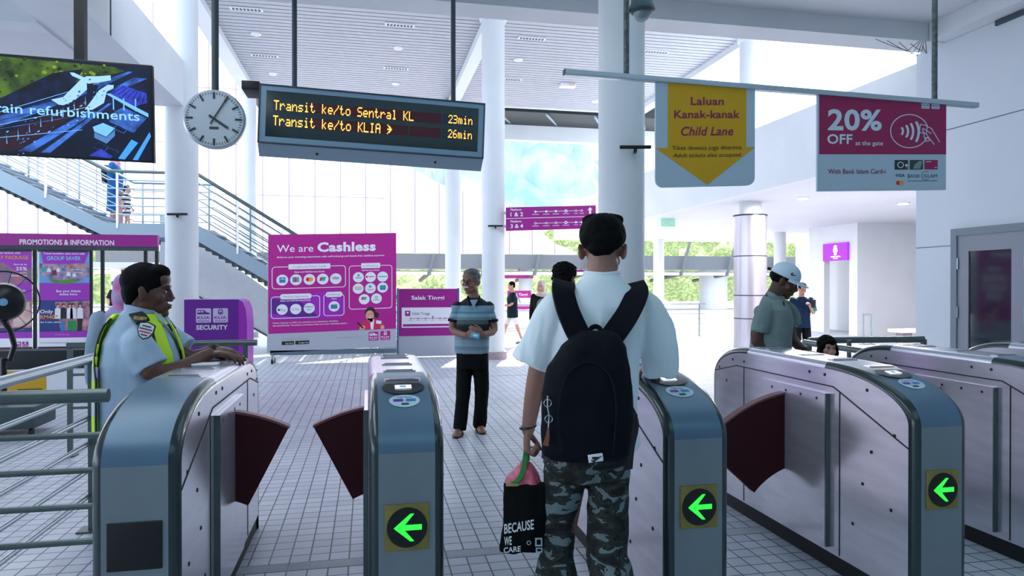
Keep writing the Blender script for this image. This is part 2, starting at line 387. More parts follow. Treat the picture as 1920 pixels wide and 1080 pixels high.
# slatted ceiling
SX0, SX1, SY0, SY1, SZ = -3.1, 8.2, 8.3, 21.0, 7.0
sl = MB(); y = SY0
while y < SY1: sl.box((SX0, y, SZ), (SX1, y + .155, SZ + .02), CEILW); y += .19
sl.box((SX0, SY0, SZ + .05), (SX1, SY1, SZ + .09), mat('ceiling void', '#5b6470', .9)); struct('ceiling', sl)
sb = MB(); sb.box((SX0 - .35, SY0, 6.85), (SX0, SY1, 7.25), WHITE); sb.box((SX1, SY0, 6.85), (SX1 + .3, SY1, 7.25), WHITE); sb.box((SX0 - .35, SY1, 6.98), (SX1 + .3, SY1 + .15, 7.2), WHITE); sb.box((SX0 - .35, 7.9, 6.85), (SX1 + .3, 8.3, 7.25), WHITE)
struct('ceiling_edge', sb)
for X in (2.47,):
    m = MB(); m.box((X - .14, 8.3, 6.8), (X + .14, 21, 6.995), WHITE); struct('ceiling_beam', m)
# dark roof void beyond with trusses
m = MB(); m.box((-3.3, 21.2, 6.9), (12, 23.2, 7.3), DARKM)
m.box((-3.3, 23.0, 6.4), (12, 23.3, 6.9), WHITE)
struct('roof_void', m)
m = MB()
for i in range(9): x = -2.5 + i * 1.6; m.tube([(x, 21.2, 6.85), (x + .9, 23.1, 6.95)], .04, STAIRM, 8)
struct('roof_truss', m)
# translucent panel screen far beyond
m = MB(); YP = 28.0
top = [(-30, 12), (-3, 12)] + [(onY(px, py, YP).x, onY(px, py, YP).z) for px, py in ((700, 262), (745, 300), (830, 348), (950, 382), (1010, 430), (1060, 474))]
x = -30.0
def topz(x):
    for i in range(len(top) - 1):
        if top[i][0] <= x <= top[i + 1][0]:
            t = (x - top[i][0]) / (top[i + 1][0] - top[i][0]); return top[i][1] + t * (top[i + 1][1] - top[i][1])
    return top[-1][1]
zb = onY(700, 474, YP).z
while x < top[-1][0] - .2:
    x1 = x + .93; m.prism([(x, YP, zb), (x1, YP, zb), (x1, YP, max(zb + .1, topz(x1))), (x, YP, max(zb + .1, topz(x)))], (0, .05, 0), POLY)
    m.box((x1, YP - .04, zb), (x1 + .035, YP + .06, max(zb + .1, topz(x1))), mat('screen rib', '#a597a5', .6)); x = x1 + .035
for zz in (2.6 + 2.3, 2.6 + 4.2, 2.6 + 6.3): m.box((-30, YP - .05, zz), (onY(745, 300, YP).x - .5, YP, zz + .03), MATS['screen rib'])
struct('wall_screen', m)
# columns
def column(px, w, d=None, XY=None, z1=6.85, name='column', base=True, collar=True, r=.2315, m_=WHITE):
    c = XY
    m = MB(); m.lathe((c[0], c[1], 0), [(r, 0), (r, z1)], m_, 40)
    if collar: m.lathe((c[0], c[1], z1), [(r + .02, -.08), (r + .05, -.03), (r + .05, .02), (r - .02, .1)], WHITE, 40)
    o = struct(name, m)
    if base:
        b = MB(); b.lathe((c[0], c[1], 0), [(r + .045, 0), (r + .045, .15), (r, .15)], mat('column base tile', '#a99ba3', .6, noise_amt=.3, nscale=30), 40); obj('column_base', b, o, kind='structure')
    return o
column(0, 0, XY=(2.5, 6.63), z1=4.62, collar=False)
column(0, 0, XY=(2.47, 13.79)); column(0, 0, XY=(2.47, 20.6))
column(0, 0, XY=(-2.8, 11.45), z1=6.9, r=.235); column(0, 0, XY=(-3.35, 20.8), z1=6.9)
c = column(0, 0, XY=(8.17, 13.79))
m = MB(); rz = .345
m.lathe((8.17, 13.79, 0), [(rz, 0.0), (rz, 2.98)], mat('column cladding steel', '#b5b0ba', .3, .75), 48)
for z in (.75, 1.25 - .0, 2.1): m.lathe((8.17, 13.79, z), [(rz + .003, 0), (rz + .003, .02)], DARKM, 48)
m.lathe((8.17, 13.79, 2.98), [(rz + .012, 0), (rz + .012, .03)], DARKM, 48); obj('column_cladding', m, c, kind='structure')
p = onD(1235, 500, 27.5); column(0, 0, XY=(p.x, p.y), z1=3.29, r=.21, collar=False)
p = onD(1462, 500, 24); column(0, 0, XY=(p.x, p.y), z1=3.29, r=.2, collar=False)
# door in the right wall
def right_door():
    X = 7.3; f = 7.255
    y0 = onX(1790, 600, X).y; zt = onX(1790, 430, X).z; y1 = y0 - 2.0
    d = thing('door_1', None, None, (X, y0, 0), kind='structure')
    m = MB(); m.box((f - .02, y0, 0), (X, y0 - .09, zt), FRAME); m.box((f - .02, y1, 0), (X, y1 + .09, zt), FRAME); m.box((f - .019, y0 - .0905, zt - .09), (X, y1 + .0905, zt - .0005), FRAME); obj('door_frame', m, d, kind='structure', world=True)
    LEAF = mat('door leaf grey', '#8a8d99', .5)
    w2 = (y0 - .09 - (y1 + .09)) / 2
    for k in range(2):
        ya = y0 - .09 - k * w2; yb = ya - w2 + .006; zh = zt - .09
        m = MB(); g0, g1 = ya - .16, yb + .16; gz0, gz1 = onX(1850, 660, X).z - .12, zh - .2
        m.box((f, ya, 0.01), (X, g0, zh), LEAF); m.box((f, g1, 0.01), (X, yb, zh), LEAF); m.box((f, g0, gz1), (X, g1, zh), LEAF); m.box((f, g0, 0.01), (X, g1, gz0), LEAF)
        lf = obj('door_leaf', m, d, kind='structure', world=True)
        m = MB(); m.box((f + .015, g0, gz0), (f + .025, g1, gz1), GLASSD); obj('door_glass', m, lf, kind='structure', world=True)
        m = MB()
        for hz in (.35, zh - .35, 1.15): m.tube([(f - .012, ya - .01, hz - .07), (f - .012, ya - .01, hz + .07)], .012, RAIL, 10)
        obj('hinge', m, lf, kind='structure', world=True)
right_door()
# ------------------------------------------------ outdoors: ground, platform canopy, hills
m = MB(); m.box((-60, 24, -.6), (90, 60, -.1), mat('platform paving', '#cfc9c6', .8, noise_amt=.1, nscale=.5)); struct('ground_platform', m)
def hill(name, x0, x1, y0, y1, zf, lump, mt, nx=110, ny=26, seed=0, tufts=1.0):
    vs = []; fs = []
    for j in range(ny):
        for i in range(nx):
            u = i / (nx - 1); v = j / (ny - 1); x = x0 + (x1 - x0) * u; y = y0 + (y1 - y0) * v
            z = zf(u, v); q = Vector((x / lump + seed, y / lump, z / lump * .7))
            dd = noise.voronoi(q)[0][0]; z += (.6 - dd) * lump * .8 * tufts * min(1, v * 6) + noise.noise(q * 2.7) * lump * .35
            vs.append((x, y - (.5 - dd) * lump * .6, z))
    for j in range(ny - 1):
        for i in range(nx - 1): a = j * nx + i; fs.append((a, a + 1, a + nx + 1, a + nx))
    mb = MB(); mb.keep = False; mb.add(vs, fs, mt); o = obj(name, mb, kind='structure', sharp=80); return o
hill('hill', -60, 75, 62, 100, lambda u, v: -3 + 14 * v ** .8 + 2 * math.sin(u * 9), 3.2, FOLI, 170, 30)
PALE = mat('pale rock slope', '#b4aeaa', .9, c2='#86aaa8', nscale=.13, bump=.5, bscale=.6)
hill('mountain', -60, 160, 110, 190, lambda u, v: -2 + (12 + 58 * max(0, min(1, (.6 - u) * 9)) * max(0, min(1, (u - .25) * 9))) * v ** .9 + 5 * math.sin(u * 7 + 1), 9, PALE, 150, 34, seed=5)
# platform canopy: fascia, ribs, raking struts, columns
pc = thing('platform_canopy', 'long pale grey platform canopy with raking struts seen under the ceiling edge', 'canopy', (6, 40, 0))
CAN = mat('canopy grey', '#63666d', .6)
z0 = onY(1050, 513, 40).z; z1 = onY(1050, 478, 40).z
m = MB(); m.box((-14, 40, z0 + .3), (30, 40.3, z1), CAN); obj('fascia', m, pc, world=True)
m = MB(); m.box((-14, 40.3, z0 + .35), (30, 47, z0 + .45), CAN); m.tube([(-14, 39.9, z0), (30, 39.9, z0)], .1, WHITE, 10); m.tube([(-14, 42.5, z0 + .1), (30, 42.5, z0 + .1)], .09, CAN, 8); obj('soffit', m, pc, world=True)
for i in range(13):
    x = -9 + i * 3.1; m = MB(); m.tube([(x, 39.8, z0 - .1), (x + .5, 39.6, z1 + .9)], .09, CAN, 8); m.tube([(x, 39.8, z0), (x - .2, 44, z0 - .4)], .12, CAN, 8); obj('strut', m, pc, world=True)
for px, w in ((985, .42), (1337, .9), (240, .8)):
    p = onY(px, 560, 42); m = MB(); m.lathe((p.x, 42, -.1), [(w, 0), (w, z0 + .5)], WHITE, 24); obj('column', m, pc, world=True)
# row of pale planters beyond the railing
# ================================================================ FARE GATES
GL = 1.85; GZ = 1.09; FC = .58; CY = .62; CY2 = .46
def outline():
    """side outline of a gate cabinet, local (y,z): near foot, near curve, top, far curve, far foot; returns list and marks"""
    pts = [(0, .0), (0, .45), (0, .86)]
    for k in range(1, 19):
        a = k / 18 * math.pi / 2; pts.append((CY * (1 - math.cos(a) ** .92), .86 + (GZ - .86) * math.sin(a) ** .95))
    i1 = len(pts) - 1; pts += [(CY + .3, GZ), (GL - CY2, GZ)]; i2 = len(pts) - 1
    for k in range(1, 15):
        a = k / 14 * math.pi / 2; pts.append((GL - CY2 * (1 - math.sin(a) ** .92), .86 + (GZ - .86) * math.cos(a) ** .95))
    i3 = len(pts) - 1; pts += [(GL, .45), (GL, 0)]
    return pts, i1, i2, i3
OUT, I1, I2, I3 = outline()
def inset(pts, r):
    res = []
    for i, p in enumerate(pts):
        a = pts[max(i - 1, 0)]; b = pts[min(i + 1, len(pts) - 1)]; t = Vector((b[0] - a[0], b[1] - a[1])).normalized()
        res.append((p[0] + t.y * r, p[1] - t.x * r))
    return res
def make_gate(name, label, x0, w, flap_side=None, flap_ang=27, reader=True, front='arrow', yoff=2.65, holes=(), cards=()):
    rr = .036; g = thing(name, label, 'ticket gate', (x0, yoff, 0), group='row of steel ticket gates')
    IN = inset(OUT, rr)
    # side panels
    for s in (0, 1):
        X = 0.001 if s == 0 else w - .001; n = len(IN); m = MB(); e = .004 if s == 0 else -.004
        m.prism([(X, y, max(z, .09)) for y, z in IN], (e, 0, 0), STEEL)
        sp = obj('side_panel', m, g)
        m = MB(); xs = X - .0015 if s == 0 else X + .0015; SE = mat('panel seam', '#15181b', .7)
        def seam(p, q, wd=.006): 
            p, q = Vector((xs, *p)), Vector((xs, *q)); m.ribbon([p, q], wd, .002, (0, (q - p).z, -(q - p).y), SE)
        seam((.036, .76), (.55, .965)); seam((.55, .965), (GL - .33, .965)); seam((GL - .33, .965), (GL - .036, .90)); seam((.5, .1), (.5, .945)); seam((GL - .42, .1), (GL - .42, .965))
        for yy, zz in ((.12, .80), (.3, .985), (.62, 1.02), (.75, 1.02), (GL - .42, 1.0), (GL - .28, 1.0), (GL - .1, .93), (.14, .45), (.27, .69), (.33, .52), (.4, .3), (GL - .2, .85), (GL - .2, .4)):
            m.lathe((xs, yy, zz), [(.0085, -.0012), (.0085, .0012)], SE, 12, axis=(1, 0, 0))
        obj('seam_line', m, sp)
    # rounded edge strips
    def strip(i0, i1, mm, nm, s):
        vs = []; N = 8
        for i in range(i0, i1 + 1):
            for k in range(N + 1):
                a = k / N * math.pi / 2; xx = rr * (1 - math.cos(a)) ; ins = rr * (1 - math.sin(a))
                q = (OUT[i][0] * (1 - ins / rr) + IN[i][0] * ins / rr, OUT[i][1] * (1 - ins / rr) + IN[i][1] * ins / rr)
                vs.append((xx if s == 0 else w - xx, q[0], q[1]))
        fs = [(i * (N + 1) + k, i * (N + 1) + k + 1, (i + 1) * (N + 1) + k + 1, (i + 1) * (N + 1) + k) for i in range(i1 - i0) for k in range(N)]
        m = MB(); m.add(vs, fs, mm); m.keep = False; obj(nm, m, g, sharp=60)
    for s in (0, 1):
        strip(0, I1, TRIM, 'edge_trim', s); strip(I1, I2, SILVER, 'edge_trim', s); strip(I2, len(OUT) - 1, TRIM, 'edge_trim', s)
    # covers between the strips
    def cov(i0, i1, mm, nm, dz=0.0):
        vs = []
        for i in range(i0, i1 + 1): vs += [(rr, OUT[i][0] + dz, OUT[i][1]), (w - rr, OUT[i][0] + dz, OUT[i][1])]
        m = MB(); m.add(vs, [(2 * i, 2 * i + 1, 2 * i + 3, 2 * i + 2) for i in range(i1 - i0)], mm); return obj(nm, m, g, sharp=60)
    cov(0, 2, STEELF, 'front_plate'); cv = cov(2, I1, COVER, 'curved_cover'); cov(I1, I2, mat('top plate', '#c4c3cb', .25, .7, noise_amt=.08, nscale=4), 'top_plate'); cov(I2, I3, COVER, 'curved_cover'); cov(I3, len(OUT) - 1, STEELF, 'end_plate')
    m = MB(); m.box((.012, .012, 0), (w - .012, GL - .012, .092), PLINTH); obj('plinth', m, g)
    # mapping along the near curve
    arc = [0.0]
    for i in range(2, I2): arc.append(arc[-1] + math.dist(OUT[i], OUT[i + 1]))
    def S(u, s_, off=.0015):
        s_ = max(0, min(s_, arc[-1] - 1e-5)); i = max(j for j in range(len(arc)) if arc[j] <= s_); i = min(i, len(arc) - 2); t = (s_ - arc[i]) / (arc[i + 1] - arc[i])
        a, b = OUT[2 + i], OUT[3 + i]; tv = Vector((b[0] - a[0], b[1] - a[1])).normalized()
        return Vector((w / 2 + u, a[0] + (b[0] - a[0]) * t - tv.y * off, a[1] + (b[1] - a[1]) * t + tv.x * off))
    def disc(c, ru, rs, mm, off, m, n=32, cut=None):
        pts = []
        for k in range(n):
            a = 2 * math.pi * k / n; u, v = ru * math.cos(a), rs * math.sin(a)
            if cut is not None: v = min(v, cut)
            pts.append(S(u, c + v, off))
        m.add([S(0, c, off)] + pts, [(0, 1 + k, 1 + (k + 1) % n) for k in range(n)], mm)
    def quad(u0, s0, u1, s1, mm, off, m, n=4):
        vs = []
        for i in range(n + 1): ss = s0 + (s1 - s0) * i / n; vs += [S(u0, ss, off), S(u1, ss, off)]
        m.add(vs, [(2 * i, 2 * i + 1, 2 * i + 3, 2 * i + 2) for i in range(n)], mm)
    if reader:
        c0 = .385; m = MB(); m.keep = True; disc(c0, .088, .072, mat('reader bezel dark', '#1c2a30', .25, .1), .006, m, cut=.045)
        rd = obj('card_reader', m, g); m = MB(); quad(-.034, c0 - .022, .034, c0 + .02, SCRW, .009, m); quad(-.015, c0 - .014, .012, c0 + .014, mat('reader picture', '#7d9db4', .4, emit=.5), .0095, m); obj('screen', m, rd)
        m = MB(); quad(-.078, c0 + .058, .078, c0 + .115, SILVER, .012, m); quad(-.07, c0 + .064, .07, c0 + .084, BLACK, .013, m); quad(-.055, c0 + .094, .055, c0 + .1, PLINTH, .013, m); obj('ticket_slot', m, g)
        c1 = .262; m = MB(); disc(c1, .062, .05, mat('sticker pale', '#b7d3df', .5), .002, m)
        st = obj('sticker', m, g)
        m = MB(); quad(-.045, c1 - .008, -.006, c1 + .012, PURP, .0028, m); quad(.006, c1 - .008, .045, c1 + .012, BLUEL, .0028, m); quad(-.014, c1 - .034, .016, c1 - .02, STAIRD, .0028, m)
        vs, fs, a0, a1, b0, b1 = textmesh('Tap here', .02); kx = .062 / (a1 - a0); m.add([S(-.031 + (v[0] - a0) * kx, c1 + .022 + v[1] * kx * .9, .003) for v in vs], fs, mat('sticker text', '#3d5663', .6)); obj('lettering', m, st)
    # slots on the flat top
    for yy in (CY + .02, CY + .30, CY + .62, GL - CY2 - .03): m = MB(); m.box((w / 2 - .075, yy, GZ), (w / 2 + .075, yy + .05, GZ + .006), SILVER); m.box((w / 2 - .062, yy + .012, GZ + .004), (w / 2 + .062, yy + .03, GZ + .0075), BLACK); obj('top_slot', m, g)
    # front
    cx = w / 2; Y = -.0015
    if front == 'arrow':
        m = MB(); m.bbox((cx - .083, -.006, FC - .088), (cx + .083, .0, FC + .088), mat('gold sticker', '#8f8440', .5, .2, noise_amt=.2, nscale=20), .002); pl = obj('arrow_plate', m, g)
        m = MB(); m.lathe((cx, -.0055, FC), [(.076, 0), (.076, .003), (.0, .003)], BLACK, 40, axis=(0, -1, 0)); ds = obj('arrow_disc', m, pl)
        m = MB(); z = FC; y_ = -.0105
        for pts in (((.055, .01), (-.03, .01), (-.03, -.01), (.055, -.01)), ((-.05, 0), (-.036, .012), (.012, .052), (.026, .052), (-.018, 0)), ((-.05, 0), (-.018, 0), (.026, -.052), (.012, -.052), (-.036, -.012))):
            m.prism([(cx + a, y_, z + b) for a, b in pts], (0, .002, 0), GREENL)
        obj('arrow', m, pl)
    elif front == 'black':
        m = MB(); m.bbox((cx - .09, -.006, FC - .085), (cx + .09, .004, FC + .085), BLACK, .004); obj('display_panel', m, g)
    # sliding barrier flap(s)
    for side, ang in (flap_side or []):
        yb = .95; sx = -1 if side == 'l' else 1; xf = 0 if side == 'l' else w
        m = MB(); m.box((xf, .58, .12), (xf + sx * .02, 1.2, .925), STEEL); m.box((xf, .575, .12), (xf + sx * .024, .585, .925), RAILD); hp = obj('housing_plate', m, g)
        for q in range(4): m = MB(); m.lathe((xf + sx * .0205, .66 + q * .14, .89), [(.008, -.001), (.008, .001)], BLACK, 10, axis=(1, 0, 0)); obj('bolt', m, hp)
        hx = xf - sx * .13; Ro, Ri = .888, .46; N = 14; pts = []
        a_s = math.asin(.13 / Ro) - .02
        for k in range(N + 1): a = a_s + (R(ang) - a_s) * k / N; pts.append((hx + sx * Ro * math.sin(a), Ro * math.cos(a)))
        b_s = math.asin(.13 / Ri) - .02
        for k in range(N, -1, -1): a = b_s + (R(ang) - b_s) * k / N; pts.append((hx + sx * Ri * math.sin(a), Ri * math.cos(a)))
        m = MB(); m.prism([(x, yb, z) for x, z in pts], (0, .045, 0), MAROON, MAROON)
        pts2 = pts[:N + 1] + [(x * 1 + 0, z - .012) for x, z in pts[:N + 1]][::-1]
        m.prism([(x, yb - .004, z + .002) for x, z in pts2], (0, .053, 0), MAROONE)
        obj('barrier_flap', m, g)
    return g
make_gate('ticket_gate', 'steel ticket gate with a blank black square, nearest the railing and guard', -.95, .29, [('r', 27)], reader=False, front='black')
make_gate('ticket_gate', 'narrow steel ticket gate with green arrow, standing alone left of backpacker', 0, .285, [('l', 27)])
make_gate('ticket_gate', 'steel ticket gate with green arrow that the backpacker is tapping', 1.195, .285)
make_gate('ticket_gate', 'steel ticket gate with green arrow and red flap on its long side', 2.375, .285, [('l', 48)])
make_gate('ticket_gate', 'steel ticket gate just right of the red-flapped one, behind the small girl', 3.43, .285, [('l', 12)])
make_gate('ticket_gate', 'farthest steel ticket gate, in front of the grey double doors', 4.38, .285)
# things left on the nearest gate
p = onZ(374, 684, GZ + .006); m = MB(); m.bbox((p.x - .085, p.y - .02, GZ + .001), (p.x + .085, p.y + .06, GZ + .012), PRW, .004)
obj('card', m, None, 'white plastic card lying on top of the gate by the guard', 'card', world=True)

# ================================================================ RAILINGS
def railing_x(name, label, x0, x1, Y, ztop, zs, posts, tr=.025, br=.011, group=None, mt=RAIL, flatpost=None):
    t = thing(name, label, 'railing', ((x0 + x1) / 2, Y, 0), group=group)
    m = MB(); m.tube([(x0, Y, ztop), (x1, Y, ztop)], tr, mt, 16); obj('handrail', m, t, world=True)
    for z in zs: m = MB(); m.tube([(x0, Y, z), (x1, Y, z)], br, mt, 10); obj('rail', m, t, world=True)
    for x in posts: m = MB(); m.box((x - .02, Y - .012, 0), (x + .02, Y + .012, ztop), mt); m.box((x - .05, Y - .05, 0), (x + .05, Y + .05, .012), mt); obj('post', m, t, world=True)
    return t
def railing_y(name, label, X, y0, y1, ztop, zs, posts, tr=.03, br=.014, mt=RAIL, pm=RAILD):
    t = thing(name, label, 'railing', (X, (y0 + y1) / 2, 0))
    m = MB(); m.tube([(X, y0, ztop), (X, y1, ztop)], tr, mt, 18); obj('handrail', m, t, world=True)
    for z in zs: m = MB(); m.tube([(X, y0, z), (X, y1, z)], br, mt, 12); obj('rail', m, t, world=True)
    for y in posts:
        m = MB(); m.prism([(X - .006, y - .02, 0), (X - .006, y + .03, 0), (X - .006, y + .02, ztop - .02), (X - .006, y - .02, ztop - .02)], (.05, 0, 0), pm); m.box((X - .06, y - .06, 0), (X + .08, y + .06, .012), pm); obj('post', m, t, world=True)
    return t
railing_x('railing', 'dark steel railing butting against the gate with the black square', -3.6, -.955, 2.85, 1.084, (.937, .806, .672, .54, .4), (-3.4,), mt=RAILD, tr=.026, br=.0115)
railing_y('railing', 'bright steel railing running away beside the guard', -1.66, 2.98, 4.75, 1.046, (.838, .689, .535, .374, .218), (4.65, 3.05))
railing_x('railing', 'grey steel railing end with square post behind the guard and slanting rail', -2.57, -1.0, 6.7, .965, (.71, .42), (-2.55, -1.1), mt=RAILD, tr=.028, br=.012)
r_ = thing('railing', 'grey steel guide railing behind the small girl and farthest gates', 'railing', (4.3, 5.9, 0))
p0 = onY(1505, 637, 6.2); p1 = onY(1732, 636, 5.9)
m = MB(); m.tube([(p0.x, 6.1, p0.z), (p1.x, 5.9, p1.z)], .032, RAILD, 14); obj('handrail', m, r_, world=True)
m = MB(); m.tube([(p1.x, 5.9, p1.z), (p1.x, 5.9, 0)], .03, RAILD, 12); obj('post', m, r_, world=True)
m = MB(); m.tube([(p0.x, 6.1, p0.z), (p0.x, 6.1, 0)], .03, RAILD, 12); obj('post', m, r_, world=True)
p2 = onY(1508, 642, 6.1); p3 = onY(1640, 662, 5.2); m = MB(); m.tube([p2, p3], .028, RAILD, 12); obj('rail', m, r_, world=True)
m = MB(); p4 = onY(1610, 652, 5.6); m.tube([(p1.x - .8, 5.95, p1.z), (p1.x - .8, 5.95, 0)], .022, RAILD, 12); obj('post', m, r_, world=True)
railing_x('railing', 'far steel railing along the platform edge right of the big blue column', 5.0, 9.6, 18.6, .93, (.78, .64, .5, .36, .22), (5.2, 6.6, 8.0, 9.4), tr=.022, br=.008)
railing_x('railing', 'far steel railing behind the striped-shirt man and the man in shorts', -1.5, 4.8, 19.0, .93, (.78, .64, .5, .36, .22), (-1.4, 0, 1.5, 3.2, 4.7), tr=.02, br=.008)
railing_x('railing', 'far steel railing under the stairs beside the security lectern', -9, -1.7, 19.2, .93, (.78, .64, .5, .36, .22), (-8.9, -7, -5, -3.2, -1.8), tr=.02, br=.008)
p = onD(1575, 620, 16.5)

# ================================================================ STAIRCASE
def stairs():
    YS, YF = 15.4, 17.0
    t = thing('staircase', 'grey steel staircase with landing and tube rails crossing behind the signs', 'staircase', (-4, 16, 0))
    L0 = onY(200, 418, YS); L1 = onY(369, 420, YS); zl = L0.z; xl0, xl1 = L0.x, L1.x
    q = onY(0, 310, YS); sl_up = (q.z - onY(193, 413, YS).z) / (xl0 - q.x + .07)
    q2 = onY(502, 502, YS); sl_dn = (L1.z - .02 - q2.z) / (q2.x - L1.x)
    xt = xl0 - 4.4; zt = zl + 4.4 * sl_up; xb = xl1 + (zl) / sl_dn
    D = .36
    for Y in (YS, YF):
        m = MB(); m.prism([(xt, Y, zt), (xl0, Y, zl), (xl0, Y, zl - D * .8), (xt, Y, zt - D)], (0, .06, 0), STAIRM)
        m.prism([(xl0, Y, zl), (xl1, Y, zl), (xl1, Y, zl - D * .75), (xl0, Y, zl - D * .8)], (0, .06, 0), STAIRM)
        m.prism([(xl1, Y, zl), (xb, Y, 0.02), (xb - D, Y, 0), (xl1, Y, zl - D * .95)], (0, .06, 0), STAIRM)
        m.box((xt, Y - .03, zt), (xt - .1, Y + .09, zt - D), STAIRM)
        obj('stringer', m, t, world=True)
    m = MB(); m.box((xl0, YS + .06, zl - .1), (xl1, YF, zl - .03), STAIRM); obj('landing', m, t, world=True)
    for k in range(16):
        x = xl0 - .27 * (k + .5); z = zl + sl_up * (.27 * (k + 1)) - .1
        if x < xt: break
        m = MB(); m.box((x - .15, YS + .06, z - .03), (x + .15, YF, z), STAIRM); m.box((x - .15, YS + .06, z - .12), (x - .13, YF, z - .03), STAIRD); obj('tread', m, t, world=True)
    k = 0
    while True:
        x = xl1 + .27 * (k + .5); z = zl - sl_dn * (.27 * (k + .6)) - .04
        if z < .05: break
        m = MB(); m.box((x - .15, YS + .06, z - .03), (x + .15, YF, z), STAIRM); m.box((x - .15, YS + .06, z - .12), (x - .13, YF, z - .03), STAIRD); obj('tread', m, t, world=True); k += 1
    # saw-toothed dark brackets under the stringers
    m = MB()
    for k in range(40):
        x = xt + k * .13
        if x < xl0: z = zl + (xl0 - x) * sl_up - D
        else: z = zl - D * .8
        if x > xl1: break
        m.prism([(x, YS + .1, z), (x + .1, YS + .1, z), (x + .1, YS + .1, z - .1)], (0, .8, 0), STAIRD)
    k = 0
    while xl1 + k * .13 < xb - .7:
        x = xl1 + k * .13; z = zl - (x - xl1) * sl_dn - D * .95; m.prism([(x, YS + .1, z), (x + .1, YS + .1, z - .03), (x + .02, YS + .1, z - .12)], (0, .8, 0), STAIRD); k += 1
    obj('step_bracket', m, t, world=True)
    hr = onY(250, 322, YS).z - zl
    for Y in (YS, YF + .04):
        dy = 0
        m = MB(); m.tube([(xt, Y, zt + hr), (xl0 + .03, Y, zl + hr), (xl1, Y, zl + hr), (xb, Y, hr)], .036, RAILD if Y == YS else RAIL, 12); obj('handrail', m, t, world=True)
        for k in range(1, 6):
            h = hr * k / 6; m = MB(); m.tube([(xt, Y, zt + h), (xl0 + .03, Y, zl + h), (xl1, Y, zl + h), (xb, Y, h)], .014, RAIL, 8); obj('rail', m, t, world=True)
        for x in [xt + .3 + i * 1.0 for i in range(4)] + [xl0 + .2, xl1 - .1] + [xl1 + .8 + i * .9 for i in range(5)]:
            z = zl + (xl0 - x) * sl_up if x < xl0 else (zl if x <= xl1 else zl - (x - xl1) * sl_dn)
            if z < .1: continue
            m = MB(); m.box((x - .018, Y - .018, z - .1), (x + .018, Y + .018, z + hr), PRW if Y == YS else RAIL); obj('post', m, t, world=True)
    # pale sloping cladding under the lower flight
    m = MB(); Yc = 17.4; a = onY(300, 470, Yc); b = onY(300, 520, Yc)
    c1 = onY(505, 632, Yc); c2 = onY(300, 515, Yc); c3 = onY(300, 400, Yc); c4 = onY(505, 545, Yc); c5 = onY(700, 745, Yc); c6 = onY(640, 640, Yc)
    m.prism([c2, c1, (c6.x, Yc, .02), (c6.x + .5, Yc, .6), c4, c3], (0, .25, 0), mat('stair cladding', '#cfcfd4', .5, noise_amt=.05)); m.tube([c2 - Vector((0, .02, 0)), c1 - Vector((0, .02, 0))], .02, STAIRD, 6); obj('soffit_panel', m, t, world=True)
    return zl, xl0, xl1, YS
LANDZ, LX0, LX1, LY = stairs()
# ================================================================ HANGING SIGNS, CLOCK, DISPLAYS
def pole(parent, px, Y, z0, z1, r, mt, name='pole'):
    x = onY(px, 100, Y).x; m = MB(); m.tube([(x, Y, z0), (x, Y, z1)], r, mt, 14); return obj(name, m, parent, world=True)
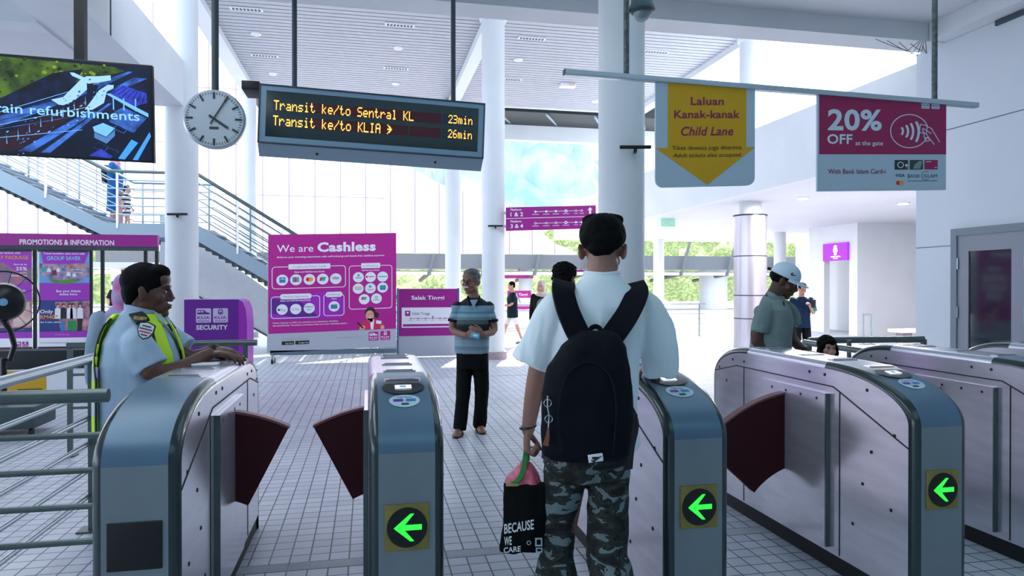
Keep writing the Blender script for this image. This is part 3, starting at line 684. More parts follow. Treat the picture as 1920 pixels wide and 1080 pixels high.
# long bar with two signs
YB = 4.3
def bar():
    a = onY(1058, 131, YB); b = onY(1830, 194, YB); L = (b - a).length; d = (b - a).normalized(); up = Vector((-d.z, 0, d.x)); 
    t = thing('hanging_bar', 'long pale metal bar hung on two poles, carrying the lane signs', 'sign bar', ((a.x + b.x) / 2, YB, (a.z + b.z) / 2))
    M = Matrix(((d.x, 0, up.x, a.x), (0, 1, 0, YB), (d.z, 0, up.z, a.z), (0, 0, 0, 1)))
    m = MB(); m.bbox((0, -.025, -.035), (L, .025, 0), mat('bar aluminium', '#b9c7cf', .35, .4), .003, M); m.box((-.004, -.024, -.034), (.003, .024, -.001), STAIRD, M); obj('beam', m, t, world=True)
    GAL = mat('weathered galvanised', '#6c7472', .5, .6, noise_amt=.5, nscale=30)
    for px in (1174, 1751):
        x = onY(px, 100, YB).x; zz = a.z + (x - a.x) * d.z / d.x
        m = MB(); m.tube([(x, YB, zz - .002), (x, YB, 4.85)], .019, GAL, 12); obj('pole', m, t, world=True)
    # child lane sign
    s = thing('child_lane_sign', 'white hanging sign with big yellow downward arrow reading Child Lane', 'sign', (onY(1322, 250, YB).x, YB, onY(1322, 160, YB).z))
    cw, ch = 186, 201; cv = canvas_Y(1229, 151, 1415, 352, YB - .009, cw, ch); cv.sh = .055
    pts = [cv.P(x, y, 0) for x, y in [(0, 0), (cw, 0)] + cv.rr(0, 0, cw, ch, 15)[6:18]]
    # order: top-left, top-right, then rounded lower corners
    low = cv.rr(0, 0, cw, ch, 15); kt = -(d.z / d.x) * cv.sx / cv.sy + cv.sh; ring = [(0, 1), (cw, 1 + kt * cw)] + low[6:12] + low[12:18]
    m = MB(); m.prism([cv.P(x, y, 0) for x, y in ring], (0, .016, 0), HANGW); obj('panel', m, s, world=True)
    cv.poly([(22, 2 + kt * 22), (169, 2 + kt * 169), (169, 127), (cw, 127), (95, ch - 3), (0, 127), (22, 127)], YEL, 2); obj('arrow', cv.mb, s, world=True)
    cv.mb = MB(); cv.mb.keep = True
    cv.text('Laluan', 95, 46, BORDT, w=62, h=15, bold=.022, anchor='c', L=4); cv.text('Kanak-kanak', 95, 71, BORDT, w=123, h=15, bold=.022, anchor='c', L=4)
    cv.text('Child Lane', 95, 104, BORDT, w=98, h=17, bold=.022, shear=.22, anchor='c', L=4)
    cv.text('Tiket dewasa juga diterima', 95, 131, PRBK, w=130, h=8, anchor='c', L=4); cv.text('Adult tickets also accepted', 95, 145, PRBK, w=128, h=8, shear=.22, anchor='c', L=4)
    obj('lettering', cv.mb, s, world=True)
    # 20% sign; drawn in the pixels of an enlarged view
    s = thing('discount_sign', 'maroon and pale hanging sign reading 20% OFF at the gate', 'sign', (onY(1653, 270, YB).x, YB, onY(1653, 180, YB).z))
    cv = canvas_Y(1532, 175, 1773, 358, YB - .009, 1240, 970, 60, 25); cv.sh = .045; kt = -(d.z / d.x) * cv.sx / cv.sy + cv.sh
    m = MB(); m.prism([cv.P(x, y, 0) for x, y in ((60, 10), (1300, 10 + kt * 1240), (1300, 1000), (60, 1000))], (0, .016, 0), HANGW); obj('panel', m, s, world=True)
    cv.poly([(75, 14 + kt * 15), (1300, 14 + kt * 1240), (1300, 632), (75, 632)], BORD, 1); obj('colour_field', cv.mb, s, world=True)
    cv.mb = MB(); cv.mb.keep = True
    W_ = mat('sign pale letters', '#cfe0ea', .5)
    cv.text('20%', 155, 385, W_, w=510, h=205, bold=.028); cv.text('OFF', 150, 525, W_, w=235, h=95, bold=.022); cv.text('at the gate', 415, 540, W_, w=262, h=44, bold=.012)
    cv.text('With Bank Islam Card-i', 158, 826, BORDT, w=545, h=48, bold=.01)
    cv.text('VISA', 800, 862, mat('navy', '#1b3f86', .5), w=88, h=32, bold=.02, shear=.2); cv.text('BANK', 918, 872, STAIRD, w=125, h=38); cv.text('ISLAM', 1080, 872, STAIRD, w=130, h=38); cv.ring(1100, 850, 44, 5, STAIRD, 2, 60, 300); cv.rect(918, 902, 1210, 907, STAIRD, 2)
    obj('lettering', cv.mb, s, world=True)
    cv.mb = MB(); cv.mb.keep = True
    cv.ring(935, 395, 185, 9, W_, 2, 20, 345, ry=170)
    for i, (rad) in enumerate((60, 110, 160, 215)): cv.ring(810, 395 + i * 2, rad, 20 + i, W_, 2, -33 + i * 2, 33 - i * 2, n=12)
    cv.loop([(1040, 325), (1110, 338), (1100, 425), (1030, 408)], 8, W_, 3)
    cv.loop([(1112, 350), (1150, 365), (1232, 505)], 8, W_, 3, False); cv.loop([(1075, 365), (1060, 375), (1068, 400), (1110, 435), (1130, 470), (1180, 530)], 8, W_, 3, False); cv.loop([(1075, 370), (1150, 420)], 8, W_, 3, False); cv.loop([(1075, 430), (1080, 460), (1110, 465), (1130, 475)], 8, W_, 3, False); cv.loop([(1085, 470), (1100, 500), (1140, 485)], 8, W_, 3, False)
    obj('contactless_symbol', cv.mb, s, world=True)
    cv.mb = MB(); cv.mb.keep = True
    for x0, mm in ((790, mat('card green', '#1e3230', .4)), (937, mat('card teal', '#23403c', .4)), (1083, BORD)):
        cv.rrect(x0, 690, x0 + 132, 788, 6, mm, 2)
    cv.ring(848, 740, 28, 8, W_, 3, n=16); cv.circ(905, 745, 14, W_, 3); cv.circ(905, 768, 12, RED, 4); cv.poly([(970, 780), (985, 735), (1030, 700), (1065, 700), (1040, 780)], mat('card sheen', '#7f9690', .4), 3); cv.rect(1095, 705, 1150, 712, W_, 3); cv.rect(1180, 765, 1208, 772, W_, 3)
    cv.circ(826, 922, 22, RED, 3); cv.circ(856, 922, 22, ORANGE, 4)
    obj('card_pictures', cv.mb, s, world=True)
    cv.mb = MB(); cv.mb.keep = True; mark_train(cv, 1052, 70, 80, 92, W_, PURP, 0); mark_train(cv, 1152, 72, 80, 92, W_, PURP, 1); obj('operator_marks', cv.mb, s, world=True)
bar()
# ---- LED board
G5 = {'T': '11111001000010000100001000010000100', 'r': '00000000001011011001100001000010000', 'a': '00000000000111000001011111000101111', 'n': '00000000001011011001100011000110001', 's': '00000000000111110000011100000111110',
      'i': '00100000000110000100001000010001110', 't': '01000010001110001000010000100100110', 'k': '10000100001001010100110001010010010', 'e': '00000000000111010001111111000001110', '/': '00001000010001000100010001000010000',
      'o': '00000000000111010001100011000101110', 'S': '01111100001000001110000010000111110', 'l': '01100001000010000100001000010001110', 'K': '10001100101010011000101001001010001', 'L': '10000100001000010000100001000011111',
      'I': '01110001000010000100001000010001110', 'A': '01110100011000111111100011000110001', '2': '01110100010000100010001000100011111', '3': '11110000010000101110000010000111110', '6': '00110010001000011110100011000101110',
      'm': '00000000001101010101101011010110101', '>': '10000011000011011111001100110010000', ' ': '0' * 35}
def led_board():
    Y = 6.0; a = onY(487, 157, Y); b = onY(910, 196, Y); c = onY(488, 268, Y); tl = math.atan2(b.z - a.z, b.x - a.x) + R(0.2); L = math.hypot(b.x - a.x, b.z - a.z); H = (a.z - c.z)
    t = thing('departure_board', 'hanging electronic board with amber train times for Sentral KL and KLIA', 'display', ((a.x + b.x) / 2, Y, (a.z + b.z) / 2 - H / 2))
    dx = Vector((math.cos(tl), 0, math.sin(tl))); dz = Vector((-math.sin(tl), 0, math.cos(tl)))
    M = Matrix(((dx.x, 0, dz.x, a.x), (0, 1, 0, Y), (dx.z, 0, dz.z, a.z), (0, 0, 0, 1)))
    CAS = mat('board casing', '#9fb2c0', .4, .3); m = MB()
    pr = [(.0, -.015), (.015, 0), (.3, 0), (.3, -H - .05), (.12, -H - .09), (.02, -H)]
    m.prism([M @ Vector((0, y, z)) for y, z in pr], dx * L, CAS); obj('casing', m, t, world=True)
    m = MB(); e = .012
    for z0, z1, x0, x1 in ((-.0, -.012, 0, L), (-H + .012, -H, 0, L)): m.bbox((x0, -.012, z1), (x1, .0, z0), STAIRD, .003, M)
    for x0 in (0, L - .012): m.bbox((x0, -.012, -H), (x0 + .012, 0, 0), STAIRD, .003, M)
    obj('rim', m, t, world=True)
    cv = Canvas(M @ Vector((0, -.002, 0)), dx, dz, L / 1435, H / 340, (0, -1, 0), 160, 525)
    # coordinates follow an enlarged view: board spans 160..1595, 525..865 once levelled
    cv.rrect(168, 533, 1587, 857, 8, mat('board face blue', '#7f9db3', .3, .1), 1); cv.rect(205, 560, 1552, 825, mat('board glass', '#0f2029', .12, .0), 2); obj('face', cv.mb, t, world=True)
    cv.mb = MB(); cv.mb.keep = True; RD_ = mat('led module unlit', '#4a1020', .4)
    for k in range(6):
        x0 = 250 + k * 213; 
        for (y0, y1) in ((612, 672), (700, 760)): cv.rect(x0, y0, x0 + 203, y1, RD_ if 0 < k < 5 else mat('led module blue', '#16303d', .3), 3)
    obj('led_module', cv.mb, t, world=True)
    cv.mb = MB(); cv.mb.keep = True
    def line(st, x, y, pw, ph):
        for ch in st:
            g = G5[ch]
            for r in range(7):
                c = 0
                while c < 5:
                    if g[r * 5 + c] == '1':
                        c1 = c
                        while c1 < 5 and g[r * 5 + c1] == '1': c1 += 1
                        cv.rect(x + c * pw, y + r * ph, x + c1 * pw - .8, y + r * ph + ph - .8, AMBER, 5); c = c1
                    else: c += 1
            x += 6 * pw
    line('Transit ke/to Sentral KL', 252, 614, 6.1, 8.0); line('Transit ke/to KLIA >', 250, 702, 6.2, 8.2)
    line('23min', 1352, 614, 5.5, 7.2); line('26min', 1352, 702, 5.5, 7.2)
    obj('lettering', cv.mb, t, world=True)
    for px in (553, 850): pole(t, px, Y + .15, 2.9 if px < 600 else 2.8, 4.849, .021, STAIRD)
    for fx in (.25, .78): m = MB(); p = M @ Vector((L * fx, .07, -H - .045)); m.ell(p, (.012, .012, .012), BLACK, 10, 6); obj('bolt', m, t, world=True)
led_board()
m = MB(); p = onY(474, 166, 6.1); m.bbox((p.x - .07, 6.0, p.z - .035), (p.x + .07, 6.3, p.z + .035), BLACK, .006)
m.tube([(p.x, 6.15, p.z), (p.x, 6.15, p.z - .0)], .01, BLACK)
# small black bracket beside the board is fixed to its casing
obj('bracket', m, bpy.data.objects['departure_board'], world=True)
# ---- clock
def clock():
    Y = 6.0; c = onY(402, 223, Y); r = .240; t = thing('clock', 'round white station clock with black bars hanging from a pole', 'clock', c)
    m = MB(); m.lathe(c, [(r * .93, 0), (r, .02), (r, .06), (r * .97, .09), (r * .9, .1)], mat('clock case', '#c3ccd2', .3, .5), 48, axis=(0, 1, 0)); obj('case', m, t, world=True)
    m = MB(); m.lathe(c, [(0.001, -.001), (r * .94, -.001), (r * .95, .005)], mat('clock face', '#bccad4', .4), 48, axis=(0, 1, 0)); obj('face', m, t, world=True)
    m = MB(); BLK = mat('clock marks', '#25343c', .5)
    def mark(ang, r0, r1, wd, mm, off=.003):
        d = Vector((math.sin(ang), 0, math.cos(ang))); n = Vector((d.z, 0, -d.x)); q = c + Vector((0, -off, 0))
        m.prism([q + d * r0 - n * wd / 2, q + d * r1 - n * wd / 2, q + d * r1 + n * wd / 2, q + d * r0 + n * wd / 2], (0, -.002, 0), mm)
    for k in range(60):
        if k % 5: mark(k * math.pi / 30, r * .82, r * .9, .004, BLK)
        else: mark(k * math.pi / 30, r * .67, r * .9, .016, BLK)
    m.box((c.x - .035, c.y - .004, c.z - .085), (c.x + .035, c.y - .002, c.z - .065), BLK); obj('dial_marks', m, t, world=True)
    m = MB(); mark(R(124), -.045, r * .55, .018, BLK, .008); obj('hour_hand', m, t, world=True)
    m = MB(); mark(R(31), -.05, r * .86, .012, BLK, .011); obj('minute_hand', m, t, world=True)
    m = MB(); m.tube([(c.x, Y + .05, c.z + r - .01), (c.x, Y + .05, 4.849)], .028, STAIRD, 14); obj('pole', m, t, world=True)
clock()
# ---- television
def tv():
    Y = 5.2; a = onY(-52, 105, Y); b = onY(286, 123, Y); c = onY(286, 302, Y); W_ = b.x - a.x; H = (b.z - c.z) * 1.01; tl = -R(1.2)
    t = thing('television', 'hanging flat screen showing a railway photo captioned refurbishments', 'television', (a.x + W_ / 2, Y, a.z - H / 2))
    pt = R(8); dx = Vector((math.cos(tl), 0, math.sin(tl))); nn = Vector((0, -math.cos(pt), -math.sin(pt))); dz = nn.cross(dx) * -1; dz = dx.cross(nn) * -1
    if dz.z < 0: dz = -dz
    O = b - dx * W_
    M = Matrix(((dx.x, -nn.x, dz.x, O.x), (dx.y, -nn.y, dz.y, O.y), (dx.z, -nn.z, dz.z, O.z), (0, 0, 0, 1)))
    m = MB(); m.bbox((0, 0, -H), (W_, .05, 0), BLACK, .006, M); obj('casing', m, t, world=True)
    # artwork in the coordinates of an enlarged view (x -175..1000, y 365..1025)
    cv = Canvas(M @ Vector((0, -.001, 0)), dx, dz, W_ / 1175, H / 645, nn, -175, 372); L = 1
    def em(n, c, c2=None, s=.75, sc=9): return mat(n, c, .4, emit=s, c2=c2, nscale=sc)
    SK = em('tv dark', '#050b1c', '#0b1836', .8, 3); HG = em('tv hill', '#4f6a1c', '#0d1a14', .75, 7); PB = em('tv blue', '#3f6fc8', '#15264f', .8, 9); LB = em('tv light blue', '#6fb0f0', None, .85); DB = em('tv deep', '#101a3c', '#060a18', .8, 12); RB = em('tv solar', '#3140b8', '#232c88', .9, 20); BRN = em('tv brown', '#2a1420', None, .7)
    cv.rect(-160, 388, 960 + 25, 1003, SK, 1)
    cv.poly([(-160, 388), (740, 402), (820, 425), (420, 540), (0, 650), (-160, 680)], HG, 2)
    cv.poly([(340, 470), (540, 430), (420, 620), (240, 680), (-20, 760), (-160, 800), (-160, 700), (0, 650)], DB, 3)
    cv.poly([(-160, 830), (840, 425), (870, 425), (620, 560), (-160, 900)], PB, 3)
    cv.poly([(80, 985), (720, 560), (950, 480), (965, 560), (260, 990)], DB, 3.3)
    cv.poly([(-160, 960), (520, 640), (640, 620), (120, 960), (60, 985), (-160, 990)], BRN, 3.5)
    cv.poly([(90, 985), (560, 700), (620, 700), (180, 985)], PB, 4); cv.poly([(240, 985), (700, 640), (720, 640), (300, 985)], PB, 4)
    for i in range(6): cv.poly([(700 + i * 30, 560 - i * 10), (880 + i * 16, 460), (884 + i * 16, 463), (706 + i * 30, 566 - i * 10)], PB, 4.5)
    cv.poly([(320, 640), (400, 620), (520, 500), (560, 475), (640, 470), (720, 458), (722, 490), (640, 510), (580, 520), (560, 560), (470, 640), (400, 672), (370, 670)], em('tv roof', '#9cc4e0', None, .75), 5)
    cv.poly([(450, 460), (475, 458), (560, 490), (540, 505), (465, 480)], MATS['tv roof'], 5); cv.poly([(580, 640), (640, 560), (700, 520), (740, 520), (735, 545), (690, 570), (670, 640), (590, 690), (540, 690)], MATS['tv roof'], 5.5)
    cv.poly([(560, 520), (640, 530), (600, 590), (560, 600)], DB, 6)
    cv.poly([(710, 575), (800, 515), (960, 560), (965, 620), (880, 650)], RB, 6); cv.poly([(685, 580), (710, 575), (880, 650), (970, 690), (970, 715), (870, 672)], LB, 6.5)
    cv.poly([(740, 690), (800, 660), (960, 720), (870, 820), (700, 760)], PB, 6)
    for x in (730, 800, 880): cv.rect(x, 600, x + 8, 680, LB, 7)
    cv.poly([(590, 800), (660, 770), (740, 800), (680, 860), (600, 830)], LB, 7); cv.poly([(600, 835), (680, 865), (740, 810), (738, 850), (680, 905), (598, 870)], em('tv grey blue', '#5378b0', None, .7), 7)
    cv.poly([(755, 1000), (850, 868), (895, 888), (800, 1003)], em('tv azure', '#3f92e6', None, .85), 7); cv.poly([(855, 1003), (975, 812), (985, 840), (890, 1003)], MATS['tv azure'], 7); cv.poly([(560, 990), (640, 940), (720, 990), (700, 1000)], RB, 7)
    rnd = random.Random(4)
    for i in range(70):       # sleepers, roofs, trolleys and people on the platforms, trees on the slope
        u = rnd.random(); v = rnd.uniform(-.9, .9); x = 40 + u * 620 + v * 60; y = 950 - u * 400 + v * 90; w_ = rnd.uniform(4, 16)
        cv.poly([(x, y), (x + w_, y - w_ * .6), (x + w_ + 5, y - w_ * .6 + 4), (x + 5, y + 5)], rnd.choice((LB, PB, DB, MATS['tv grey blue'])), 8)
    for i in range(9): x = 20 + i * 75; cv.poly([(x, 940 - i * 40), (x + 3, 880 - i * 40), (x + 6, 940 - i * 40)], LB, 8.5); 
    for i in range(7): y = 700 + i * 22; cv.poly([(-160, y + 90), (640 - i * 20, y - 190 + i * 30), (640 - i * 20, y - 187 + i * 30), (-160, y + 94)], (LB, PB, DB)[i % 3], 4.2)
    for i in range(8): cv.poly([(690 + i * 34, 566 + i * 8), (780 + i * 24, 520 + i * 6), (783 + i * 24, 522 + i * 6), (694 + i * 34, 568 + i * 8)], DB, 8)
    for i in range(60): x = rnd.uniform(-150, 700); y = rnd.uniform(395, 640 - x * .28 if x > 0 else 640); r_ = rnd.uniform(7, 18); cv.circ(x, min(y, 660), r_, em('tv tree', '#31481a', '#0f1c12', .7, 30) if i % 3 else em('tv tree light', '#7c8f22', None, .6), 2.5, 7, r_ * .7)
    for x0, y0 in ((760, 770), (620, 900), (690, 930), (820, 760)): cv.loop([(x0, y0), (x0 + 70, y0 + 22), (x0 + 40, y0 + 60), (x0 - 30, y0 + 34)], 3, PB, 8)
    obj('picture', cv.mb, t, world=True)
    cv.mb = MB(); cv.mb.keep = True; cv.text('Train refurbishments', -118, 742, em('tv caption', '#8cc4ea', None, .85), w=1028, h=60, bold=.008, L=12); obj('caption', cv.mb, t, world=True)
    x = onY(155, 90, 5.3).x; m = MB(); m.box((x - .032, 5.25, c.z + .3), (x + .032, 5.31, 4.2), BLACK); m.box((x - .13, 5.2, 4.17), (x + .13, 5.4, 4.19), BLACK); obj('mount_pole', m, t, world=True)
tv()
# ---- platform direction sign on column
def platform_sign():
    Y = 13.5; cv = canvas_Y(949, 389, 1117, 433, Y, 168, 44); cv.sh = .047
    t = thing('platform_sign', 'purple strip sign for Platform 1 & 2 and 3 & 4', 'sign', cv.P(84, 22, 0))
    m = MB(); m.prism([cv.P(x, y, 0) for x, y in ((0, 0), (168, 0), (168, 44), (0, 44))], (0, .05, 0), MAG2); obj('panel', m, t, world=True)
    for yy in (10, 35): m = MB(); m.tube([cv.P(0, yy, 0) + Vector((0, .03, 0)), cv.P(-5, yy, 0) + Vector((0, .03, 0))], .03, GREYP, 8); obj('bracket', m, t, world=True)
    cv.rect(0, 20.5, 168, 21.5, PRW, 2)
    for i, (y, s) in enumerate(((0, '1 & 2'), (22, '3 & 4'))):
        cv.text('Platform', 8, y + 6.5, PRW, w=20, h=4, bold=.02, L=3); cv.text(s, 8, y + 17, PRW, w=23, h=7.5, bold=.02, L=3)
        cv.rect(54, y + 9, 141, y + 9.8, PRW, 3)
        for k, x in enumerate((54, 74, 92, 111, 130, 141)):
            cv.circ(x, y + 9.4, 3 if k == 3 else 2.2, PRW, 4, 14)
            if k == 3 or (k > 3) == (i == 0): cv.circ(x, y + 9.4, 1.3, MAG2, 5, 12)
            cv.rect(x - 6, y + 14, x + 6, y + 14.9, PRW, 4) if k < 4 else cv.rect(x - 4, y + 14, x + 4, y + 14.8, PRW, 4)
    cv.poly([(157, 3), (162, 8.5), (159, 8.5), (159, 16), (155, 16), (155, 8.5), (152, 8.5)], PRW, 3)
    obj('lettering', cv.mb, t, world=True)
    x = cv.P(0, 0, 0).x
    m = MB(); m.tube([(x + 2.4 * .98, Y + .3, 3.3), (x + 2.4 * .98, Y + .3, 3.3)], .01, RAIL, 6)
platform_sign()
# ---- free-standing Cashless board
def cashless():
    Y = 13.75; cv = canvas_Y(503, 440, 743, 661, Y, 1026, 985, 22, 42); cv.sh = .03
    t = thing('cashless_board', 'big magenta standing board reading We are Cashless', 'display board', (cv.P(535, 1000, 0).x, Y, 0))
    m = MB(); m.prism([cv.P(x, y, 0) for x, y in ((22, 42), (1048, 42), (1048, 1027), (10, 1030))], (0, .12, 0), GREYP); obj('panel', m, t, world=True)
    zb = cv.P(500, 1027, 0).z; pL = cv.P(22, 1000, 0).x; pR = cv.P(1048, 1000, 0).x
    m = MB(); m.box((pL + .03, Y + .0, zb - .09), (pR, Y + .12, zb - .0), mat('board foot', '#6f7f8c', .4, .5)); obj('base', m, t, world=True)
    for x in (pL + .08, pR - .3):
        m = MB(); m.tube([(x - .02, Y - .08, .045), (x + .02, Y - .08, .045)], .045, BLACK, 14); m.box((x - .012, Y - .1, .04), (x + .012, Y + .05, zb - .05), RAIL); obj('caster', m, t, world=True)
        m = MB(); m.tube([(x - .02, Y + .2, .045), (x + .02, Y + .2, .045)], .045, BLACK, 14); m.box((x - .012, Y + .05, .04), (x + .012, Y + .2, zb - .05), RAIL); obj('caster', m, t, world=True)
    cv.rect(22, 42, 1048, 872, MAG, 1)
    cv.poly([(34, 560), (380, 540), (560, 520), (640, 640), (600, 760), (34, 760)], mat('violet patch', '#a21fb4', .5), 1.5); cv.poly([(34, 575), (250, 600), (330, 650), (420, 750), (240, 745), (34, 700)], mat('indigo patch', '#5a1c86', .5), 1.8)
    obj('print', cv.mb, t, world=True); cv.mb = MB(); cv.mb.keep = True
    cv.text('We are', 90, 190, PRW, w=285, h=62, bold=.004); cv.text('Cashless', 408, 190, PRW, w=470, h=76, bold=.04)
    cv.text('Enhance your traveling experience with self-ticketing and hassle-free cashless payment', 90, 240, PRW, w=860, h=15, bold=.01, shear=.2)
    for s, x, y, w in (('Gate and Self-Service Kiosk', 345, 366, 240), ('Self-Service Kiosk', 837, 365, 145), ('Gate and Self-Service Kiosk', 235, 605, 240), ('Gate', 540, 600, 42)): cv.text(s, x, y, PRW, w=w, h=13, bold=.03, anchor='c')
    cv.text('*Ticket Counter is ONLY for activation and redemption of tickets,', 52, 790, PRW, w=520, h=12, bold=.01, shear=.2); cv.text('Monthly/Weekly TravelCard, concession fares and other ticketing matters.', 56, 812, PRW, w=590, h=12, bold=.01, shear=.2)
    cv.text('www.KLIAekspres.com', 560, 935, PRG, w=215, h=14, bold=.005); cv.text('Download KLIA Ekspres App', 125, 928, PRG, w=215, h=11)
    obj('lettering', cv.mb, t, world=True); cv.mb = MB(); cv.mb.keep = True
    def grp(x0, y0, x1, y1, lx0, lx1, s, rnd=4):
        cv.loop(cv.rr(x0, y0, x1, y1, 24), 5, PRW, 2); cv.rrect(lx0, y0 - 22, lx1, y0 + 22, rnd, PRW, 4); cv.text(s, (lx0 + lx1) / 2, y0 + 9, PRG, w=(lx1 - lx0) * .8, h=17, anchor='c', L=5)
    grp(52, 315, 632, 497, 180, 510, 'Credit and Debit Cards'); grp(662, 320, 1012, 690, 760, 914, 'e-Wallets'); grp(44, 565, 426, 745, 114, 360, 'Mobile Payments', 18); grp(458, 558, 620, 738, 474, 606, 'E-Money', 18)
    obj('frame_line', cv.mb, t, world=True); cv.mb = MB(); cv.mb.keep = True
    for x in (131, 238, 344, 450, 554): cv.circ(x, 425, 46, PRW, 3, 32)
    for x, y in ((737, 418), (836, 418), (935, 418), (735, 515), (835, 515), (935, 512), (784, 608), (884, 605), (129, 672), (236, 672), (342, 668), (540, 660)): cv.circ(x, y, 44, PRW, 3, 32)
    cv.rect(108, 402, 155, 447, BLUEL, 5); cv.text('AM', 131, 422, PRW, w=30, h=12, anchor='c', L=6, bold=.02)
    for i, c_ in enumerate((BLUEL, RED, TEAL)): cv.rrect(212 + i * 17, 402, 227 + i * 17, 446, 5, c_, 5)
    cv.circ(333, 425, 17, RED, 5); cv.circ(356, 425, 17, ORANGE, 6); cv.poly([(432, 408), (476, 408), (466, 440), (422, 440)], TEAL, 5); cv.poly([(432, 408), (448, 408), (438, 440), (422, 440)], RED, 6); cv.text('VISA', 554, 430, STAIRD, w=56, h=22, anchor='c', L=5, bold=.02)
    cv.circ(737, 402, 10, TEAL, 5); cv.rect(712, 420, 762, 426, BLUEL, 5); cv.circ(805, 416, 9, RED, 5); cv.rect(820, 412, 866, 418, RED, 5); cv.rect(900, 412, 970, 420, TEAL, 5); cv.rect(705, 500, 765, 507, ORANGE, 5); cv.rect(705, 515, 765, 522, PRG, 5); cv.circ(832, 500, 11, TEAL, 5); cv.text('Setel', 835, 532, STAIRD, w=46, h=14, anchor='c', L=5)
    cv.rrect(912, 492, 960, 532, 5, BLUEL, 5); cv.rrect(918, 498, 950, 512, 3, TEAL, 6); cv.poly([(766, 588), (806, 588), (798, 612), (758, 612)], TEAL, 5); cv.poly([(766, 588), (780, 588), (772, 612), (758, 612)], RED, 6); cv.ring(884, 596, 10, 5, mat('green', '#29b06a', .5), 5); cv.rect(858, 615, 910, 620, TEAL, 5)
    cv.circ(104, 674, 9, PRBK, 5); cv.text('Pay', 118, 686, PRG, w=42, h=22, L=5); cv.text('G Pay', 236, 682, PRG, w=62, h=20, anchor='c', L=5); cv.text('SAMSUNG', 342, 662, BLUEL, w=70, h=12, anchor='c', L=5, bold=.02); cv.text('pay', 342, 684, BLUEL, w=36, h=15, anchor='c', L=5); cv.rrect(514, 644, 566, 680, 5, mat('card green blue', '#2a8a8e', .5), 5); cv.rrect(520, 650, 550, 664, 3, BLUEL, 6)
    cv.rrect(126, 940, 222, 970, 4, PRBK, 3); cv.rrect(232, 940, 342, 970, 4, PRBK, 3); cv.text('App Store', 152, 962, PRW, w=62, h=12, L=4); cv.text('Google Play', 258, 962, PRW, w=78, h=12, L=4)
    mark_train(cv, 820, 890, 80, 78, MATS['magenta print'], PRW, 0, 3); mark_train(cv, 917, 888, 80, 78, MATS['magenta print'], PRW, 1, 3)
    obj('logo_discs', cv.mb, t, world=True); cv.mb = MB(); cv.mb.keep = True
    SK_ = mat('print skin', '#e0a088', .5); HR = mat('print hair', '#2a1a1c', .5); JK = mat('print jacket', '#d4205e', .5); cv.y0 += 16
    cv.poly([(736, 838), (790, 812), (812, 800), (880, 800), (905, 815), (945, 838), (948, 885), (740, 885)], JK, 5); cv.poly([(830, 800), (866, 800), (858, 885), (838, 885)], PRW, 6)
    cv.circ(834, 742, 44, HR, 5, 24, 50); cv.circ(886, 765, 18, HR, 5, 16, 26); cv.circ(830, 765, 34, SK_, 6, 24, 44); cv.poly([(806, 790), (852, 788), (856, 812), (842, 824), (826, 818)], SK_, 6); cv.poly([(815, 783), (846, 781), (832, 793)], PRW, 8); cv.rect(812, 752, 824, 756, HR, 7); cv.rect(838, 750, 850, 754, HR, 7)
    cv.poly([(742, 885), (752, 852), (785, 848), (795, 870), (780, 885)], SK_, 7); cv.poly([(722, 818), (740, 822), (780, 870), (768, 876)], HR, 8); cv.poly([(882, 808), (926, 816), (922, 842), (880, 836)], PRW, 7); cv.poly([(930, 850), (948, 858), (950, 885), (918, 885), (916, 862)], SK_, 7); cv.y0 -= 16
    obj('portrait', cv.mb, t, world=True)
cashless()
# ---- Salak Tinggi board
def salak():
    Y = 14.3; cv = canvas_Y(745, 541, 858, 672, Y, 510, 595, 30, 455)
    t = thing('station_board', 'purple standing board reading Salak Tinggi behind the striped-shirt man', 'display board', (cv.P(285, 1000, 0).x, Y, 0))
    zb = .02; A = cv.P(40, 457, 0); B = cv.P(540, 457, 0)
    m = MB(); m.box((A.x, Y, zb), (B.x, Y + .08, A.z), GREYP); obj('panel', m, t, world=True)
    for x in (A.x - .035, B.x): m = MB(); m.box((x, Y - .01, 0), (x + .035, Y + .09, A.z + .01), mat('board post', '#5c7a93', .4, .4)); obj('post', m, t, world=True)
    cv.rect(42, 458, 540, 862, MAG2, 1); obj('print', cv.mb, t, world=True); cv.mb = MB(); cv.mb.keep = True
    cv.rrect(66, 618, 520, 790, 4, PRW, 2); cv.rect(75, 760, 510, 780, MAG2, 3); cv.rrect(94, 645, 138, 690, 4, MAG2, 3); cv.circ(116, 662, 9, PRW, 4); cv.rect(138, 710, 470, 714, MAG2, 3)
    for x in (140, 204, 266, 328, 390, 432): cv.circ(x, 712, 6, MAG2, 4, 12); cv.rect(x - 20, 726, x + 20, 729, PRG, 3)
    cv.circ(328, 698, 8, TEAL, 4); obj('route_map', cv.mb, t, world=True); cv.mb = MB(); cv.mb.keep = True
    cv.text('Salak Tinggi', 148, 550, PRW, w=278, h=34, bold=.025); cv.text('Salak Tinggi', 152, 680, STAIRD, w=150, h=22, L=5); obj('lettering', cv.mb, t, world=True)
salak()
